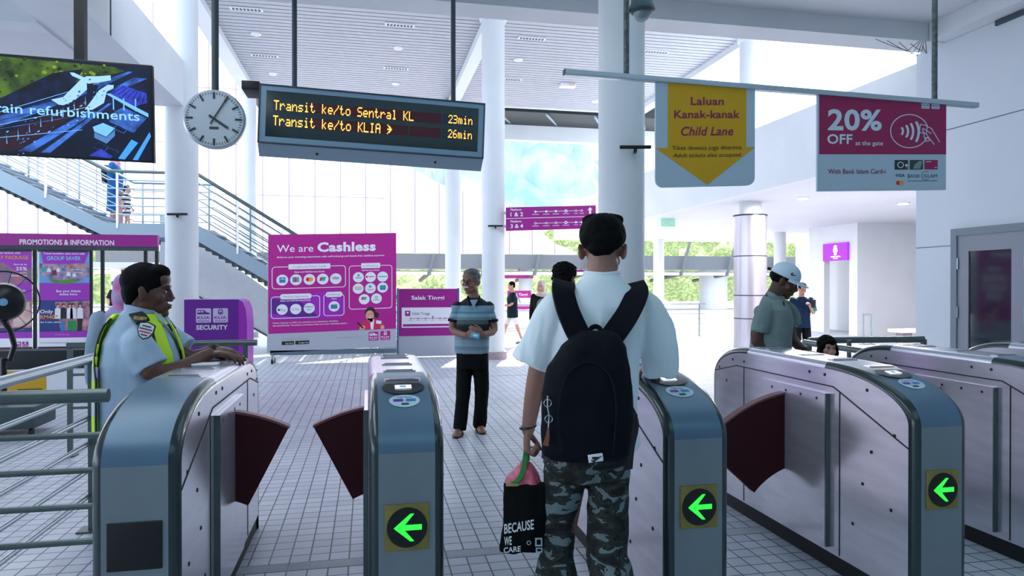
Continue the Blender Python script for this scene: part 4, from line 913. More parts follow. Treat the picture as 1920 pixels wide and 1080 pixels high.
# ---- security lectern
def lectern():
    Y = 9.0; a = onY(345, 562, Y); b = onY(447, 562, Y); c = onY(461, 562, Y); t = thing('security_counter', 'purple security counter with rounded edge behind the guard\'s hands', 'counter', ((a.x + b.x) / 2, Y, 0))
    m = MB(); m.prism([(a.x, Y, 0), (b.x, Y, 0), (b.x, Y, a.z), (a.x, Y, a.z)], (0, .5, 0), PURP); obj('body', m, t, world=True)
    m = MB(); pts = [(b.x, 0), (b.x + .09, 0), (b.x + .1, a.z - .3), (b.x + .085, a.z - .12), (b.x + .05, a.z - .03), (b.x, a.z)]; m.prism([(x, Y + .001, z) for x, z in pts], (0, .5, 0), PURPL); obj('side_panel', m, t, world=True)
    cv = canvas_Y(345, 562, 461, 667, Y - .001, 783, 709, 27, 147); cv.text('SECURITY', 178, 528, PRW, w=400, h=56, bold=.035); obj('lettering', cv.mb, t, world=True); cv.mb = MB(); cv.mb.keep = True
    LV = mat('lilac print', '#d9c6ea', .5); mark_train(cv, 176, 258, 190, 182, LV, PURP, 0); mark_train(cv, 390, 258, 190, 182, LV, PURP, 1); obj('operator_marks', cv.mb, t, world=True)
lectern()
# ---- promotions stand with its two hanging banners
def promo():
    Y = 12.2; cv = canvas_Y(0, 440, 296, 655, Y, 1390, 1010, 0, 45); cv.sh = .02
    t = thing('promotion_stand', 'black frame stand headed PROMOTIONS & INFORMATION', 'display stand', (cv.P(690, 0, 0).x, Y, 0))
    xl = cv.P(-900, 0, 0).x; xr = cv.P(1388, 0, 0).x; zt = cv.P(700, 45, 0).z; zm = cv.P(700, 152, 0).z; zl = cv.P(700, 190, 0).z
    m = MB(); m.box((xl, Y, zm), (xr, Y + .1, zt), MAG2); obj('header', m, t, world=True); m = MB(); m.box((xl, Y + .01, zl), (xr, Y + .09, zm), STAIRD); obj('rail', m, t, world=True)
    cv.sh = 0; cv.text('PROMOTIONS & INFORMATION', 168, 128, PRW, w=826, h=46, bold=.03); obj('lettering', cv.mb, t, world=True); cv.mb = MB(); cv.mb.keep = True
    for px in (285, 775, 880, 1270, 1372): x = cv.P(px, 0, 0).x; m = MB(); m.box((x - .02, Y + .02, 0), (x + .025, Y + .07, zl), DARKM); obj('post', m, t, world=True)
    zf = cv.P(0, 1060, 0).z
    m = MB(); m.box((xl, Y + .02, zf - .1), (xr, Y + .07, zf - .05), DARKM); obj('rail', m, t, world=True)
    m = MB(); m.box((xl, Y, 0), (xl + .1, Y + .3, .04), DARKM); m.box((xr - .1, Y, 0), (xr, Y + .3, .04), DARKM); obj('foot', m, t, world=True)
    INK = mat('banner navy', '#253a86', .5, noise_amt=.3, nscale=3); PH = mat('banner photo crowd', '#caa6b4', .6, c2='#4c5f9a', nscale=9); PH2 = mat('banner photo people', '#e09aa6', .6, c2='#3a2f5c', nscale=7); GN = mat('banner green', '#4f9a3a', .5, noise_amt=.2); SKY = mat('banner sky', '#6fa8e0', .5, noise_amt=.2)
    def banner(nm, lab, X0, X1, art):
        c = canvas_Y(0, 440, 296, 655, Y - .06, 1390, 1010, 0, 45); p0 = c.P(X0, 180, 0); p1 = c.P(X1, 1045, 0)
        b = thing(nm, lab, 'banner', ((p0.x + p1.x) / 2, Y - .06, p1.z), group='hanging banners on the promotion stand')
        m = MB(); m.box((p0.x, Y - .06, p1.z), (p1.x, Y - .052, p0.z), PRW); obj('sheet', m, b, world=True)
        for zz in (p0.z, p1.z): m = MB(); m.box((p0.x, Y - .065, zz - .02), (p1.x, Y - .045, zz + .01), DARKM); obj('hanging_bar', m, b, world=True)
        m = MB(); m.box(((p0.x + p1.x) / 2 - .1, Y - .05, p0.z), ((p0.x + p1.x) / 2 + .1, Y + .01, p0.z + .012), DARKM); obj('clip', m, b, world=True)
        art(c, b)
    def art1(c, b):
        c.rect(336, 185, 775, 960, PURPL, 1); c.rect(336, 185, 775, 470, SKY, 1.2); c.poly([(350, 185), (770, 185), (720, 330), (640, 370), (470, 370), (370, 300)], PURPL, 1.6)
        c.poly([(336, 290), (400, 300), (560, 300), (775, 290), (775, 400), (700, 450), (560, 482), (430, 450), (336, 380)], PH, 1.9); c.poly([(420, 430), (520, 448), (640, 430), (690, 452), (560, 482), (450, 465)], GN, 2.4)
        c.rect(336, 625, 775, 905, INK, 1.3); c.poly([(470, 640), (775, 630), (775, 900), (520, 900)], PH2, 1.6)
        obj('print', c.mb, b, world=True); c.mb = MB(); c.mb.keep = True
        for x, y, k, r in ((372, 345, TEAL, 26), (420, 350, PRW, 22), (466, 372, mat('print maroon', '#7a2038', .5), 30), (500, 350, PRW, 20), (545, 345, BLUEL, 20), (590, 385, PRW, 24), (640, 395, PRW, 20)): c.circ(x, y - r, r * .42, MATS['print skin'], 3.2, 12); c.poly([(x - r * .8, y + r), (x - r * .6, y - r * .5), (x + r * .6, y - r * .5), (x + r * .8, y + r)], k, 3)
        for x, k in ((495, PRW), (545, PRBK), (600, PRW), (630, PRW), (690, PRW)): c.circ(x, 668, 16, MATS['print hair'], 3.3, 14); c.circ(x + 2, 676, 12, MATS['print skin'], 3.5, 12); c.poly([(x - 28, 790), (x - 24, 700), (x, 688), (x + 24, 700), (x + 28, 790)], k, 3)
        c.rect(520, 815, 556, 900, BLUEL, 4); c.rrect(582, 808, 660, 900, 6, mat('case green', '#1e8a4a', .5), 4); c.poly([(664, 790), (712, 790), (704, 900), (668, 900)], PRBK, 4)
        obj('photo_figures', c.mb, b, world=True); c.mb = MB(); c.mb.keep = True
        c.text('Travel together, save more with', 372, 215, PRW, w=360, h=18, bold=.02, L=4); c.text('GROUP SAVER', 402, 265, mat('pale blue letters', '#8cc8f0', .5), w=296, h=34, bold=.04, L=4); c.text('RM10 off', 580, 332, ORANGE, w=138, h=26, bold=.03, L=4); c.text('per person', 612, 354, PRW, w=106, h=13, bold=.02, L=4); c.text('one way!', 640, 380, PRW, w=76, h=13, bold=.02, L=4)
        c.text('Buy your tickets', 484, 552, PRW, w=212, h=21, bold=.03, L=4); c.text('online here.', 510, 580, PRW, w=160, h=21, bold=.03, L=4)
        c.text('Only', 342, 740, PRW, w=112, h=32, bold=.03, L=5); c.text('RM40*', 342, 790, ORANGE, w=154, h=34, bold=.04, L=5); c.text('for 2 min. adults', 345, 826, PRW, w=176, h=14, bold=.02, L=5); c.text('Terms and conditions apply', 465, 936, PRW, w=130, h=7, L=4); c.text('www.KLIAekspres.com', 340, 1010, PRG, w=240, h=14, L=4)
        obj('lettering', c.mb, b, world=True)
    def art0(c, b):
        c.rect(-170, 185, 272, 960, PURPL, 1); c.poly([(-170, 280), (30, 290), (160, 380), (272, 330), (272, 430), (200, 470), (60, 500), (-170, 500)], mat('banner teal photo', '#3a6a8c', .5, c2='#c06a7c', nscale=4), 1.5); c.rect(-170, 625, 272, 870, PH2, 1.4); c.poly([(80, 640), (250, 640), (262, 850), (120, 860)], mat('banner pale photo', '#e6c0b8', .5, noise_amt=.3, nscale=6), 1.8); c.rect(-170, 868, 272, 905, INK, 1.6)
        obj('print', c.mb, b, world=True); c.mb = MB(); c.mb.keep = True
        c.text('Bigger savings with', -40, 212, PRW, w=215, h=16, bold=.02, L=4); c.text('FAMILY PACKAGE', -110, 260, ORANGE, w=352, h=32, bold=.035, L=4); c.text('Save up to', 118, 312, PRW, w=110, h=14, bold=.02, L=4); c.text('25%', 136, 358, PRW, w=96, h=30, bold=.035, L=4); c.text('on your', 168, 384, PRW, w=64, h=13, bold=.02, L=4); c.text('family trips!', 96, 412, PRW, w=136, h=15, bold=.02, L=4)
        c.text('Get your tickets', 20, 545, PRW, w=196, h=20, bold=.03, L=4); c.text('online here.', 30, 575, PRW, w=150, h=20, bold=.03, L=4); c.text('for family travel', 62, 886, ORANGE, w=145, h=9, L=4)
        for i in range(2): mark_train(c, 126 + i * 62, 990, 52, 46, MAG2, PRW, i, 4)
        obj('lettering', c.mb, b, world=True)
    banner('hanging_banner', 'purple banner headed GROUP SAVER with the price RM40', 322, 765, art1)
    banner('hanging_banner', 'purple banner headed FAMILY PACKAGE, half hidden by the fan', -172, 272, art0)
promo()
# ---- low black and white barrier with a yellow notice
def low_barrier():
    Y = 10.4; a = onY(-220, 662, Y); b = onY(205, 662, Y); zb = onY(60, 692, Y).z
    t = thing('low_barrier', 'low white barrier with black top band and yellow notice', 'barrier', ((a.x + b.x) / 2, Y, 0))
    m = MB(); m.box((a.x, Y, 0.0), (b.x, Y + .3, zb), PRW); obj('panel', m, t, world=True); m = MB(); m.bbox((a.x, Y - .03, zb), (b.x, Y + .33, a.z), DARKM, .01); obj('top_band', m, t, world=True)
    c = canvas_Y(0, 694, 95, 735, Y - .002, 400, 160, 0, 740); c.rect(-60, 752, 362, 893, YEL, 1); c.rect(20, 772, 62, 808, PRW, 2); obj('notice', c.mb, t, world=True); c.mb = MB(); c.mb.keep = True; c.text('Caution', 18, 820, PRBK, w=70, h=14, L=3); c.text('please keep clear of the walkway', 130, 890, PRBK, w=200, h=12, bold=.02, L=3)
    c.mb = MB(); c.mb.keep = True; c.rect(18, 806, 38, 818, PRBK, 3); c.rect(132, 884, 330, 891, PRBK, 3); obj('notice_print', c.mb, t, world=True)
low_barrier()
# ---- pedestal fan
def fan():
    d = 7.0; c = onD(6, 566, d); t = thing('pedestal_fan', 'black industrial pedestal fan on a wheeled base at the left', 'fan', (c.x, c.y, 0))
    ax = (Vector((0, 0, CAMH)) - c); ax.z = 0; ax.normalize(); FB = mat('fan black', '#0d1215', .3, .2)
    m = MB(); m.lathe(c - ax * .05, [(.02, .2), (.1, .195), (.17, .15), (.195, .06), (.195, -.05), (.1, -.08)], FB, 40, axis=ax); obj('motor_housing', m, t, world=True)
    m = MB()
    for q in range(4): m.lathe(c - ax * .05 + ax * (.19 - q * .017), [(.06 + q * .035, 0), (.066 + q * .035, .008), (.072 + q * .035, 0)], DARKM, 32, axis=ax)
    obj('ridge', m, t, world=True)
    m = MB(); m.lathe(c + ax * .145, [(.0, .012), (.035, .01), (.04, 0)], mat('fan badge', '#7fb4d8', .3), 24, axis=ax); obj('badge', m, t, world=True)
    s = ax.cross(Vector((0, 0, 1))); m = MB()
    for rr in (.31,): m.tube([c - ax * .12 + (s * math.cos(a) + UP * math.sin(a)) * rr for a in [k * math.pi / 20 for k in range(40)]], .008, DARKM, 6, closed=True)
    for k in range(14): a = k * math.pi / 7; v = s * math.cos(a) + UP * math.sin(a); m.tube([c - ax * .15 + v * .1, c - ax * .19 + v * .2, c - ax * .12 + v * .31], .003, DARKM, 5)
    obj('cage', m, t, world=True)
    m = MB(); m.tube([c + s * .0 - UP * .18, c - UP * .3 + s * -.06 , c - UP * .45 - s * .09, c - UP * .6 - s * .05, (c.x, c.y, .75), (c.x, c.y, .3)], [.03, .028, .026, .026, .03, .03], FB, 14); obj('stand', m, t, world=True)
    m = MB(); m.bbox((c.x - .45, c.y - .25, .07), (c.x + .38, c.y + .25, .29), mat('cart grey', '#3c4f52', .5), .02); obj('base', m, t, world=True)
    for sx in (-.36, .32):
        m = MB(); m.tube([(c.x + sx, c.y - .2, .035), (c.x + sx + .03, c.y - .2, .035)], .035, BLACK, 12); obj('caster', m, t, world=True)
fan()
# ---- dark stack of folded buggies behind the guard
def buggy():
    d = 10.6; a = onD(196, 600, d); t = thing('folded_pushchair', 'folded black pushchair standing behind the guard and white column', 'pushchair', (a.x, a.y, 0))
    G = mat('pushchair fabric', '#333a3d', .8, noise_amt=.3, nscale=10)
    for i, (px, py, r) in enumerate(((205, 595, .2), (200, 606, .22), (197, 618, .2))):
        p = onD(px, py, d); m = MB(); m.ell(p, (r, .16, .07), G if i < 1 else DARKM, 16, 8, Matrix.Rotation(R(25), 3, 'Y')); obj('hood', m, t, world=True)
    m = MB()
    for sx in (-.16, .16): m.tube([(a.x + sx, a.y, .1), (a.x + sx * .6, a.y + .05, .6), (a.x + sx, a.y - .05, .95)], .014, BLACK, 8)
    obj('frame', m, t, world=True); m = MB(); m.bbox((a.x - .2, a.y - .1, .3), (a.x + .2, a.y + .12, .75), BLACK, .04); obj('seat', m, t, world=True)
    for sx in (-.2, .2): m = MB(); m.tube([(a.x + sx - .015, a.y, .09), (a.x + sx + .015, a.y, .09)], .09, BLACK, 16); obj('wheel', m, t, world=True)
buggy()
# ---- ceiling fittings
def downlight(px, py, on=False, z=SZ, grp='round lights in the slatted ceiling', lab='round recessed light in the slatted ceiling', r=.11):
    p = onZ(px, py, z); m = MB(); m.lathe(p, [(r, 0), (r, -.02), (r * .8, -.035)], LAMPR, 20)
    t = thing('downlight', lab, 'ceiling light', p, group=grp); obj('ring', m, t, world=True); m = MB(); m.lathe(p, [(r * .78, -.03), (r * .78, -.04), (.001, -.042)], LAMP if on else LAMPOFF, 20); obj('lens', m, t, world=True)
where = {(481, 64): 'above the departure board, left of its first pole', (747, 90): 'midway between the two board poles', (512, 138): 'just above the board top-left', (742, 157): 'just above the board middle', (1025, 27): 'between the two front columns near the beam', (972, 112): 'just right of the white column', (1272, 54): 'right of the dome camera', (1116, 190): 'just left of the big blue column, lowest'}
for (px, py), s in where.items(): downlight(px, py, lab='round ceiling light ' + s)
def vent(px, py, lab, w=.62):
    p = onZ(px, py, SZ - .001); t = thing('air_vent', lab, 'air vent', p); m = MB(); m.box((p.x - w / 2, p.y - .07, SZ - .025), (p.x + w / 2, p.y + .07, SZ - .001), PRW); obj('frame', m, t, world=True)
    m = MB()
    for k in range(8): x = p.x - w / 2 + .04 + k * (w - .06) / 8; m.box((x, p.y - .05, SZ - .028), (x + (w - .06) / 8 - .02, p.y + .05, SZ - .024), STAIRD)
    obj('louvre', m, t, world=True)
for px, py, s in ((463, 17, 'slotted ceiling vent above the clock pole, at the picture top'), (750, 47, 'slotted ceiling vent high between the two board poles'), (997, 72, 'slotted ceiling vent right of the white column head'), (497, 104, 'slotted ceiling vent above the left end of the board'), (743, 128, 'slotted ceiling vent above the middle of the board'), (1230, 97, 'slotted ceiling vent right of the blue column'), (957, 148, 'slotted ceiling vent half hidden by the white column')): vent(px, py, s)
p = onZ(1064, 158, SZ); t = thing('emergency_light', 'small rectangular light in the slatted ceiling left of blue column', 'ceiling light', p); m = MB(); m.bbox((p.x - .22, p.y - .1, SZ - .09), (p.x + .22, p.y + .1, SZ), PRW, .01); obj('case', m, t, world=True); m = MB(); m.box((p.x + .02, p.y - .11, SZ - .07), (p.x + .18, p.y - .1, SZ - .02), mat('warm lens', '#e9cfa0', .4)); obj('lens', m, t, world=True)
for px, py, s in ((1505, 370, 'left of the discount sign foot'), (1693, 380, 'below the discount sign right corner'), (1527, 453, 'beside the purple restroom sign'), (1258, 424, 'under the green exit sign')):
    downlight(px, py, True, 3.29, None, 'glowing round soffit light ' + s, .13)
    p = onZ(px, py, 3.2); area('downlight lamp', (p.x, p.y, 3.22), .5, 330, (1, .95, .95))
# exit sign
p = onZ(1253, 412, 3.29); p = onY(1253, 416, p.y - .3); t = thing('exit_sign', 'small green exit sign hanging from the soffit right of blue column', 'sign', p); m = MB(); m.box((p.x - .2, p.y, p.z - .13), (p.x + .2, p.y + .05, p.z + .1), mat('exit green', '#7fc8a8', .4, emit=.5)); obj('panel', m, t, world=True)
m = MB(); m.tube([(p.x, p.y + .02, p.z + .1), (p.x, p.y + .02, 3.29)], .01, RAIL, 6); obj('rod', m, t, world=True); c = Canvas((p.x - .2, p.y - .002, p.z + .1), (1, 0, 0), (0, 0, 1), .004, .0023 * 1, (0, -1, 0)); c.text('KELUAR', 8, 78, PRW, w=84, h=55, bold=.02, L=1); obj('lettering', c.mb, t, world=True)
# dome camera
p = onD(1203, 14, 4.9); t = thing('dome_camera', 'grey dome security camera at the top of the blue column', 'camera', (p.x, p.y, p.z)); r = .085
m = MB(); m.lathe(p, [(r * .8, .3), (r * .85, .1), (r * .92, .02), (r * 1.1, -.01), (r * 1.1, -.03), (r * .85, -.045)], mat('camera housing', '#47585e', .4, .4), 36); obj('housing', m, t, world=True)
m = MB(); m.ell(p - UP * .04, (r * .72, r * .72, r * .8), mat('camera dome', '#9fb4bc', .08, .0, alpha=.55), 28, 16); obj('dome', m, t, world=True); m = MB(); m.ell(p - UP * .04, (r * .45, r * .45, r * .5), BLACK, 20, 10); obj('lens', m, t, world=True)
m = MB(); m.tube([p + UP * .28, (p.x, p.y, 4.85)], .03, MATS['camera housing'], 12); m.tube([p - Vector((.08, 0, 0)), p + Vector((-.1, 0, -.05))], .008, BLACK, 6); obj('bracket', m, t, world=True)
# small black sensor bars clamped on the columns
for px, py, C_, rr, s in ((1190, 287, (2.5, 6.63), .2315, 'on the big blue column'), (929, 426, (2.47, 13.79), .2315, 'on the white column behind the striped-shirt man'), (333, 405, (-2.8, 11.45), .235, 'on the left white column by the stairs')):
    cc = Vector((C_[0], C_[1], 0)); dd = (Vector((0, 0, 0)) - cc).normalized(); q = onD(px, py, cc.dot(VD)); s_ = Vector((-dd.y, dd.x, 0)); q = cc + dd * (rr + .07) + UP * q.z + s_ * (-(q - cc).dot(RD)) * 0 + RD * (q - cc).dot(RD)
    t = thing('sensor_bar', 'short black bar bracket ' + s, 'bracket', q); m = MB(); m.tube([q - RD * .15, q + RD * .15], .018, BLACK, 10); obj('bar', m, t, world=True); m = MB(); m.tube([q - UP * .03, q - UP * .03 - dd * .12], .018, BLACK, 8); obj('stub', m, t, world=True)
# ---- restroom sign, doorway, bench, trolley in the wing
def wing():
    X = X2 - .01; a = onX(1546, 458, X); b = onX(1592, 455, X); c = onX(1546, 490, X)
    t = thing('restroom_sign', 'glowing purple restroom sign with white figure above doorway', 'sign', (X, (a.y + b.y) / 2, c.z)); m = MB(); m.box((X - .06, b.y, c.z), (X, a.y, a.z), mat('sign glow purple', '#9420d8', .4, emit=.75)); obj('panel', m, t, world=True)
    c_ = Canvas((X - .062, a.y, a.z), (0, -1, 0), (0, 0, 1), (a.y - b.y) / 100, (a.z - c.z) / 100, (-1, 0, 0)); WG = mat('sign glow white', '#ffffff', .4, emit=1.4); c_.circ(52, 20, 7, WG, 1, 16, 8); c_.poly([(44, 30), (60, 30), (61, 50), (57, 52), (57, 68), (47, 68), (47, 52), (43, 50)], WG, 1); c_.rect(33, 74, 72, 80, WG, 1); c_.rect(44, 86, 62, 90, WG, 1); obj('pictogram', c_.mb, t, world=True)
    # bench
    p = onD(1695, 640, 17.0); t = thing('bench', 'white topped bench at the foot of the blue-white wall', 'bench', (p.x, p.y, 0)); m = MB(); m.bbox((p.x - .25, p.y - .2, .32), (p.x + 1.6, p.y + .25, .4), PRW, .01); obj('seat', m, t, world=True); m = MB(); m.box((p.x - .1, p.y - .1, 0), (p.x + .15, p.y + .15, .32), mat('bench leg', '#8c8286', .5)); obj('leg', m, t, world=True)
    m = MB(); m.box((p.x + 1.2, p.y - .1, 0), (p.x + 1.4, p.y + .15, .32), MATS['bench leg']); obj('leg', m, t, world=True)
    p = onD(1626, 640, 17.2); t = thing('queue_barrier', 'pair of slim belt posts against the wing wall', 'belt barrier', (p.x, p.y, 0)); z = 1.5 - (588 - HOR) / F * 17.2
    for s in (-.11, .11): m = MB(); m.tube([(p.x + s, p.y, 0.02), (p.x + s, p.y, z)], .022, RAIL, 10); m.lathe((p.x + s, p.y, 0), [(.1, 0), (.1, .015), (.03, .03)], RAIL, 16); obj('post', m, t, world=True)
    m = MB(); m.box((p.x - .11, p.y - .01, z - .05), (p.x + .11, p.y + .01, z), FRAME); obj('belt', m, t, world=True)
wing()
# far signs on the other platform
for px0, py0, px1, py1, lab in ((946, 514, 1000, 522, 'thin magenta strip sign far off on the other platform'), (1070, 506, 1110, 518, 'small magenta sign board far off behind the black-haired head')):
    Y = 41; a = onY(px0, py0, Y); b = onY(px1, py1, Y); m = MB(); m.box((a.x, Y, b.z), (b.x, Y + .08, a.z), MAG); m.tube([((a.x + b.x) / 2, Y + .04, a.z - .02), ((a.x + b.x) / 2, Y + .04, z0 + .36)], .03, MAG, 6); o = obj('far_sign', m, None, lab, 'sign', world=True)
Y = 24.5; a = onY(952, 545, Y); b = onY(996, 582, Y); t = thing('far_station_board', 'distant pink Tinggi station board behind the man in shorts', 'display board', ((a.x + b.x) / 2, Y, 0)); m = MB(); m.box((a.x, Y, b.z), (b.x, Y + .06, a.z), MAG); obj('panel', m, t, world=True)
c = canvas_Y(952, 545, 996, 582, Y - .002, 100, 100); c.rect(2, 37, 98, 74, PRW, 1); c.rect(2, 76, 98, 80, GREYP, 1); c.text('Salak Tinggi', 10, 26, PRW, w=74, h=13, bold=.02); obj('lettering', c.mb, t, world=True)
for x in (a.x, b.x - .05): m = MB(); m.box((x, Y + .06, -.1), (x + .05, Y + .1, a.z), RAIL); obj('post', m, t, world=True)
# pink shop wall seen under the stairs
Y = 30; a = onY(180, 505, Y); b = onY(300, 640, Y); m = MB(); m.box((a.x + .9, Y, -.1), (b.x + .3, Y + .2, a.z - .0), mat('pink shop wall', '#7d3558', .6)); m.box((a.x - 1, Y - 3, a.z + .02), (b.x + 2, Y + .4, a.z + .2), GREYP); struct('wall_shop', m)  # grey slab over the wall is added to keep the sun off it

# loose cables under the slab corner
t = thing('loose_cable', 'bundle of thin black cables dangling under the slab corner', 'cable', onY(1700, 85, 7.55))
for i in range(5):
    a = onY(1640 + i * 22, 74 + i * 3, 7.646); b = onY(1700 + i * 9, 96 + (i % 3) * 5, 7.64); c_ = onY(1722 + i * 3, 78, 7.646); m = MB(); m.tube([a, (a + b) / 2 - UP * .01, b, c_], .004, BLACK, 5); obj('strand', m, t, world=True)
# ================================================================ PEOPLE
def remesh(mb, voxel, mats, smooth=2, wr=None, name='m', fade=None):
    """close the overlapping volumes of mb into one continuous skin"""
    me = mb.mesh('tmp', 0); o = bpy.data.objects.new('tmp', me); COL.objects.link(o)
    r = o.modifiers.new('r', 'REMESH'); r.mode = 'VOXEL'; r.voxel_size = voxel; r.adaptivity = 0
    if smooth: s = o.modifiers.new('s', 'SMOOTH'); s.factor = .5; s.iterations = smooth
    dg = bpy.context.evaluated_depsgraph_get(); dg.update(); ne = bpy.data.meshes.new_from_object(o.evaluated_get(dg)); ne.name = name
    bpy.data.objects.remove(o); bpy.data.meshes.remove(me)
    ne.materials.clear()
    for m in (mats if isinstance(mats, (list, tuple)) else [mats]): ne.materials.append(m)
    if wr:
        nr = [v.normal.copy() for v in ne.vertices]
        for v, n in zip(ne.vertices, nr):
            a = 0; fd = 1 if not fade else max(0, min(1, (fade[1] - v.co.z) / (fade[1] - fade[0])))
            for amp, sc in wr:
                q = Vector((v.co.x * sc[0], v.co.y * sc[1], v.co.z * sc[2])); a += amp * noise.noise(q)
            v.co += n * (a * fd)
    ne.polygons.foreach_set('material_index', [0] * len(ne.polygons)); ne.polygons.foreach_set('use_smooth', [True] * len(ne.polygons)); ne.update()
    return ne
def loft2(mb, rings, seg=32):
    vs = []
    for c, ax, ay, rx, ry in rings:
        c, ax, ay = Vector(c), Vector(ax), Vector(ay)
        for k in range(seg):
            a = 2 * math.pi * k / seg; ca, sa = math.cos(a), math.sin(a); e = .85
            vs.append(c + ax * (rx * math.copysign(abs(ca) ** e, ca)) + ay * (ry * math.copysign(abs(sa) ** e, sa)))
    fs = [(i * seg + k, i * seg + (k + 1) % seg, (i + 1) * seg + (k + 1) % seg, (i + 1) * seg + k) for i in range(len(rings) - 1) for k in range(seg)]
    fs += [tuple(range(seg))[::-1], tuple((len(rings) - 1) * seg + k for k in range(seg))]
    mb.add(vs, fs, WHITE)
def curve(pts, n=6):
    """smooth polyline through points (vectors or radii tuples)"""
    out = []
    for i in range(len(pts) - 1):
        p0, p1, p2, p3 = pts[max(i - 1, 0)], pts[i], pts[i + 1], pts[min(i + 2, len(pts) - 1)]
        for k in range(n):
            t = k / n; t2 = t * t; t3 = t2 * t
            out.append((p1 * 2 + (p2 - p0) * t + (p0 * 2 - p1 * 5 + p2 * 4 - p3) * t2 + (p1 * 3 - p0 - p2 * 3 + p3) * t3) * .5)
    out.append(pts[-1]); return out
def limb(mb, pts, rs, n=4, seg=16):
    mb.tube(curve([Vector(p) for p in pts], n), curve(list(rs), n), WHITE, seg)
    for p, r in ((pts[0], rs[0]), (pts[-1], rs[-1])): mb.ell(p, (r, r, r), WHITE, 12, 8)
def hand(mb, wr, f, nrm, t, s=1.0, curl=(25, 25, 25, 25), cj=1.0, thumb=.3):
    f = Vector(f).normalized(); t = Vector(t); t = (t - f * t.dot(f)).normalized(); n = Vector(nrm); n = (n - f * n.dot(f) - t * n.dot(t)).normalized(); wr = Vector(wr)
    ko = ((.088, .030), (.091, .010), (.086, -.010), (.078, -.028)); L = (.070, .079, .073, .058)
    for i in range(4):
        k = wr + f * ko[i][0] * s + t * ko[i][1] * s; b = wr + t * ko[i][1] * .45 * s + f * .005
        mb.tube([b, (b + k) / 2 - n * .003 * s, k], [.0145 * s, .0145 * s, .0115 * s], WHITE, 10); mb.ell(k, (.0115 * s,) * 3, WHITE, 10, 6)
        p = k; a = 0
        for j, (fr, r) in enumerate(((.44, .0098), (.31, .0088), (.25, .0078))):
            a += R(curl[i]) * (1.0 if j == 0 else 1.15 * cj); dr = f * math.cos(a) + n * math.sin(a) + t * (.10 - .07 * i) * (.6 if j == 0 else .2); dr.normalize(); q = p + dr * L[i] * fr * s
            mb.tube([p, q], [r * s, (r - .0008) * s], WHITE, 10); mb.ell(q, ((r - .0008) * s,) * 3, WHITE, 10, 6); p = q
    b = wr + f * .018 * s + t * .018 * s; k = b + (f * .55 + t * .6 + n * thumb).normalized() * .042 * s; q = k + (f * .8 + t * .25 + n * (thumb + .15)).normalized() * .034 * s; e = q + (f * .9 + t * .0 + n * (thumb + .2)).normalized() * .027 * s
    mb.tube([b, k], [.017 * s, .0125 * s], WHITE, 10); mb.tube([k, q], [.0122 * s, .0108 * s], WHITE, 10); mb.tube([q, e], [.0106 * s, .009 * s], WHITE, 10)
    for p, r in ((b, .016), (k, .0122), (q, .0108), (e, .009)): mb.ell(p, (r * s,) * 3, WHITE, 10, 6)
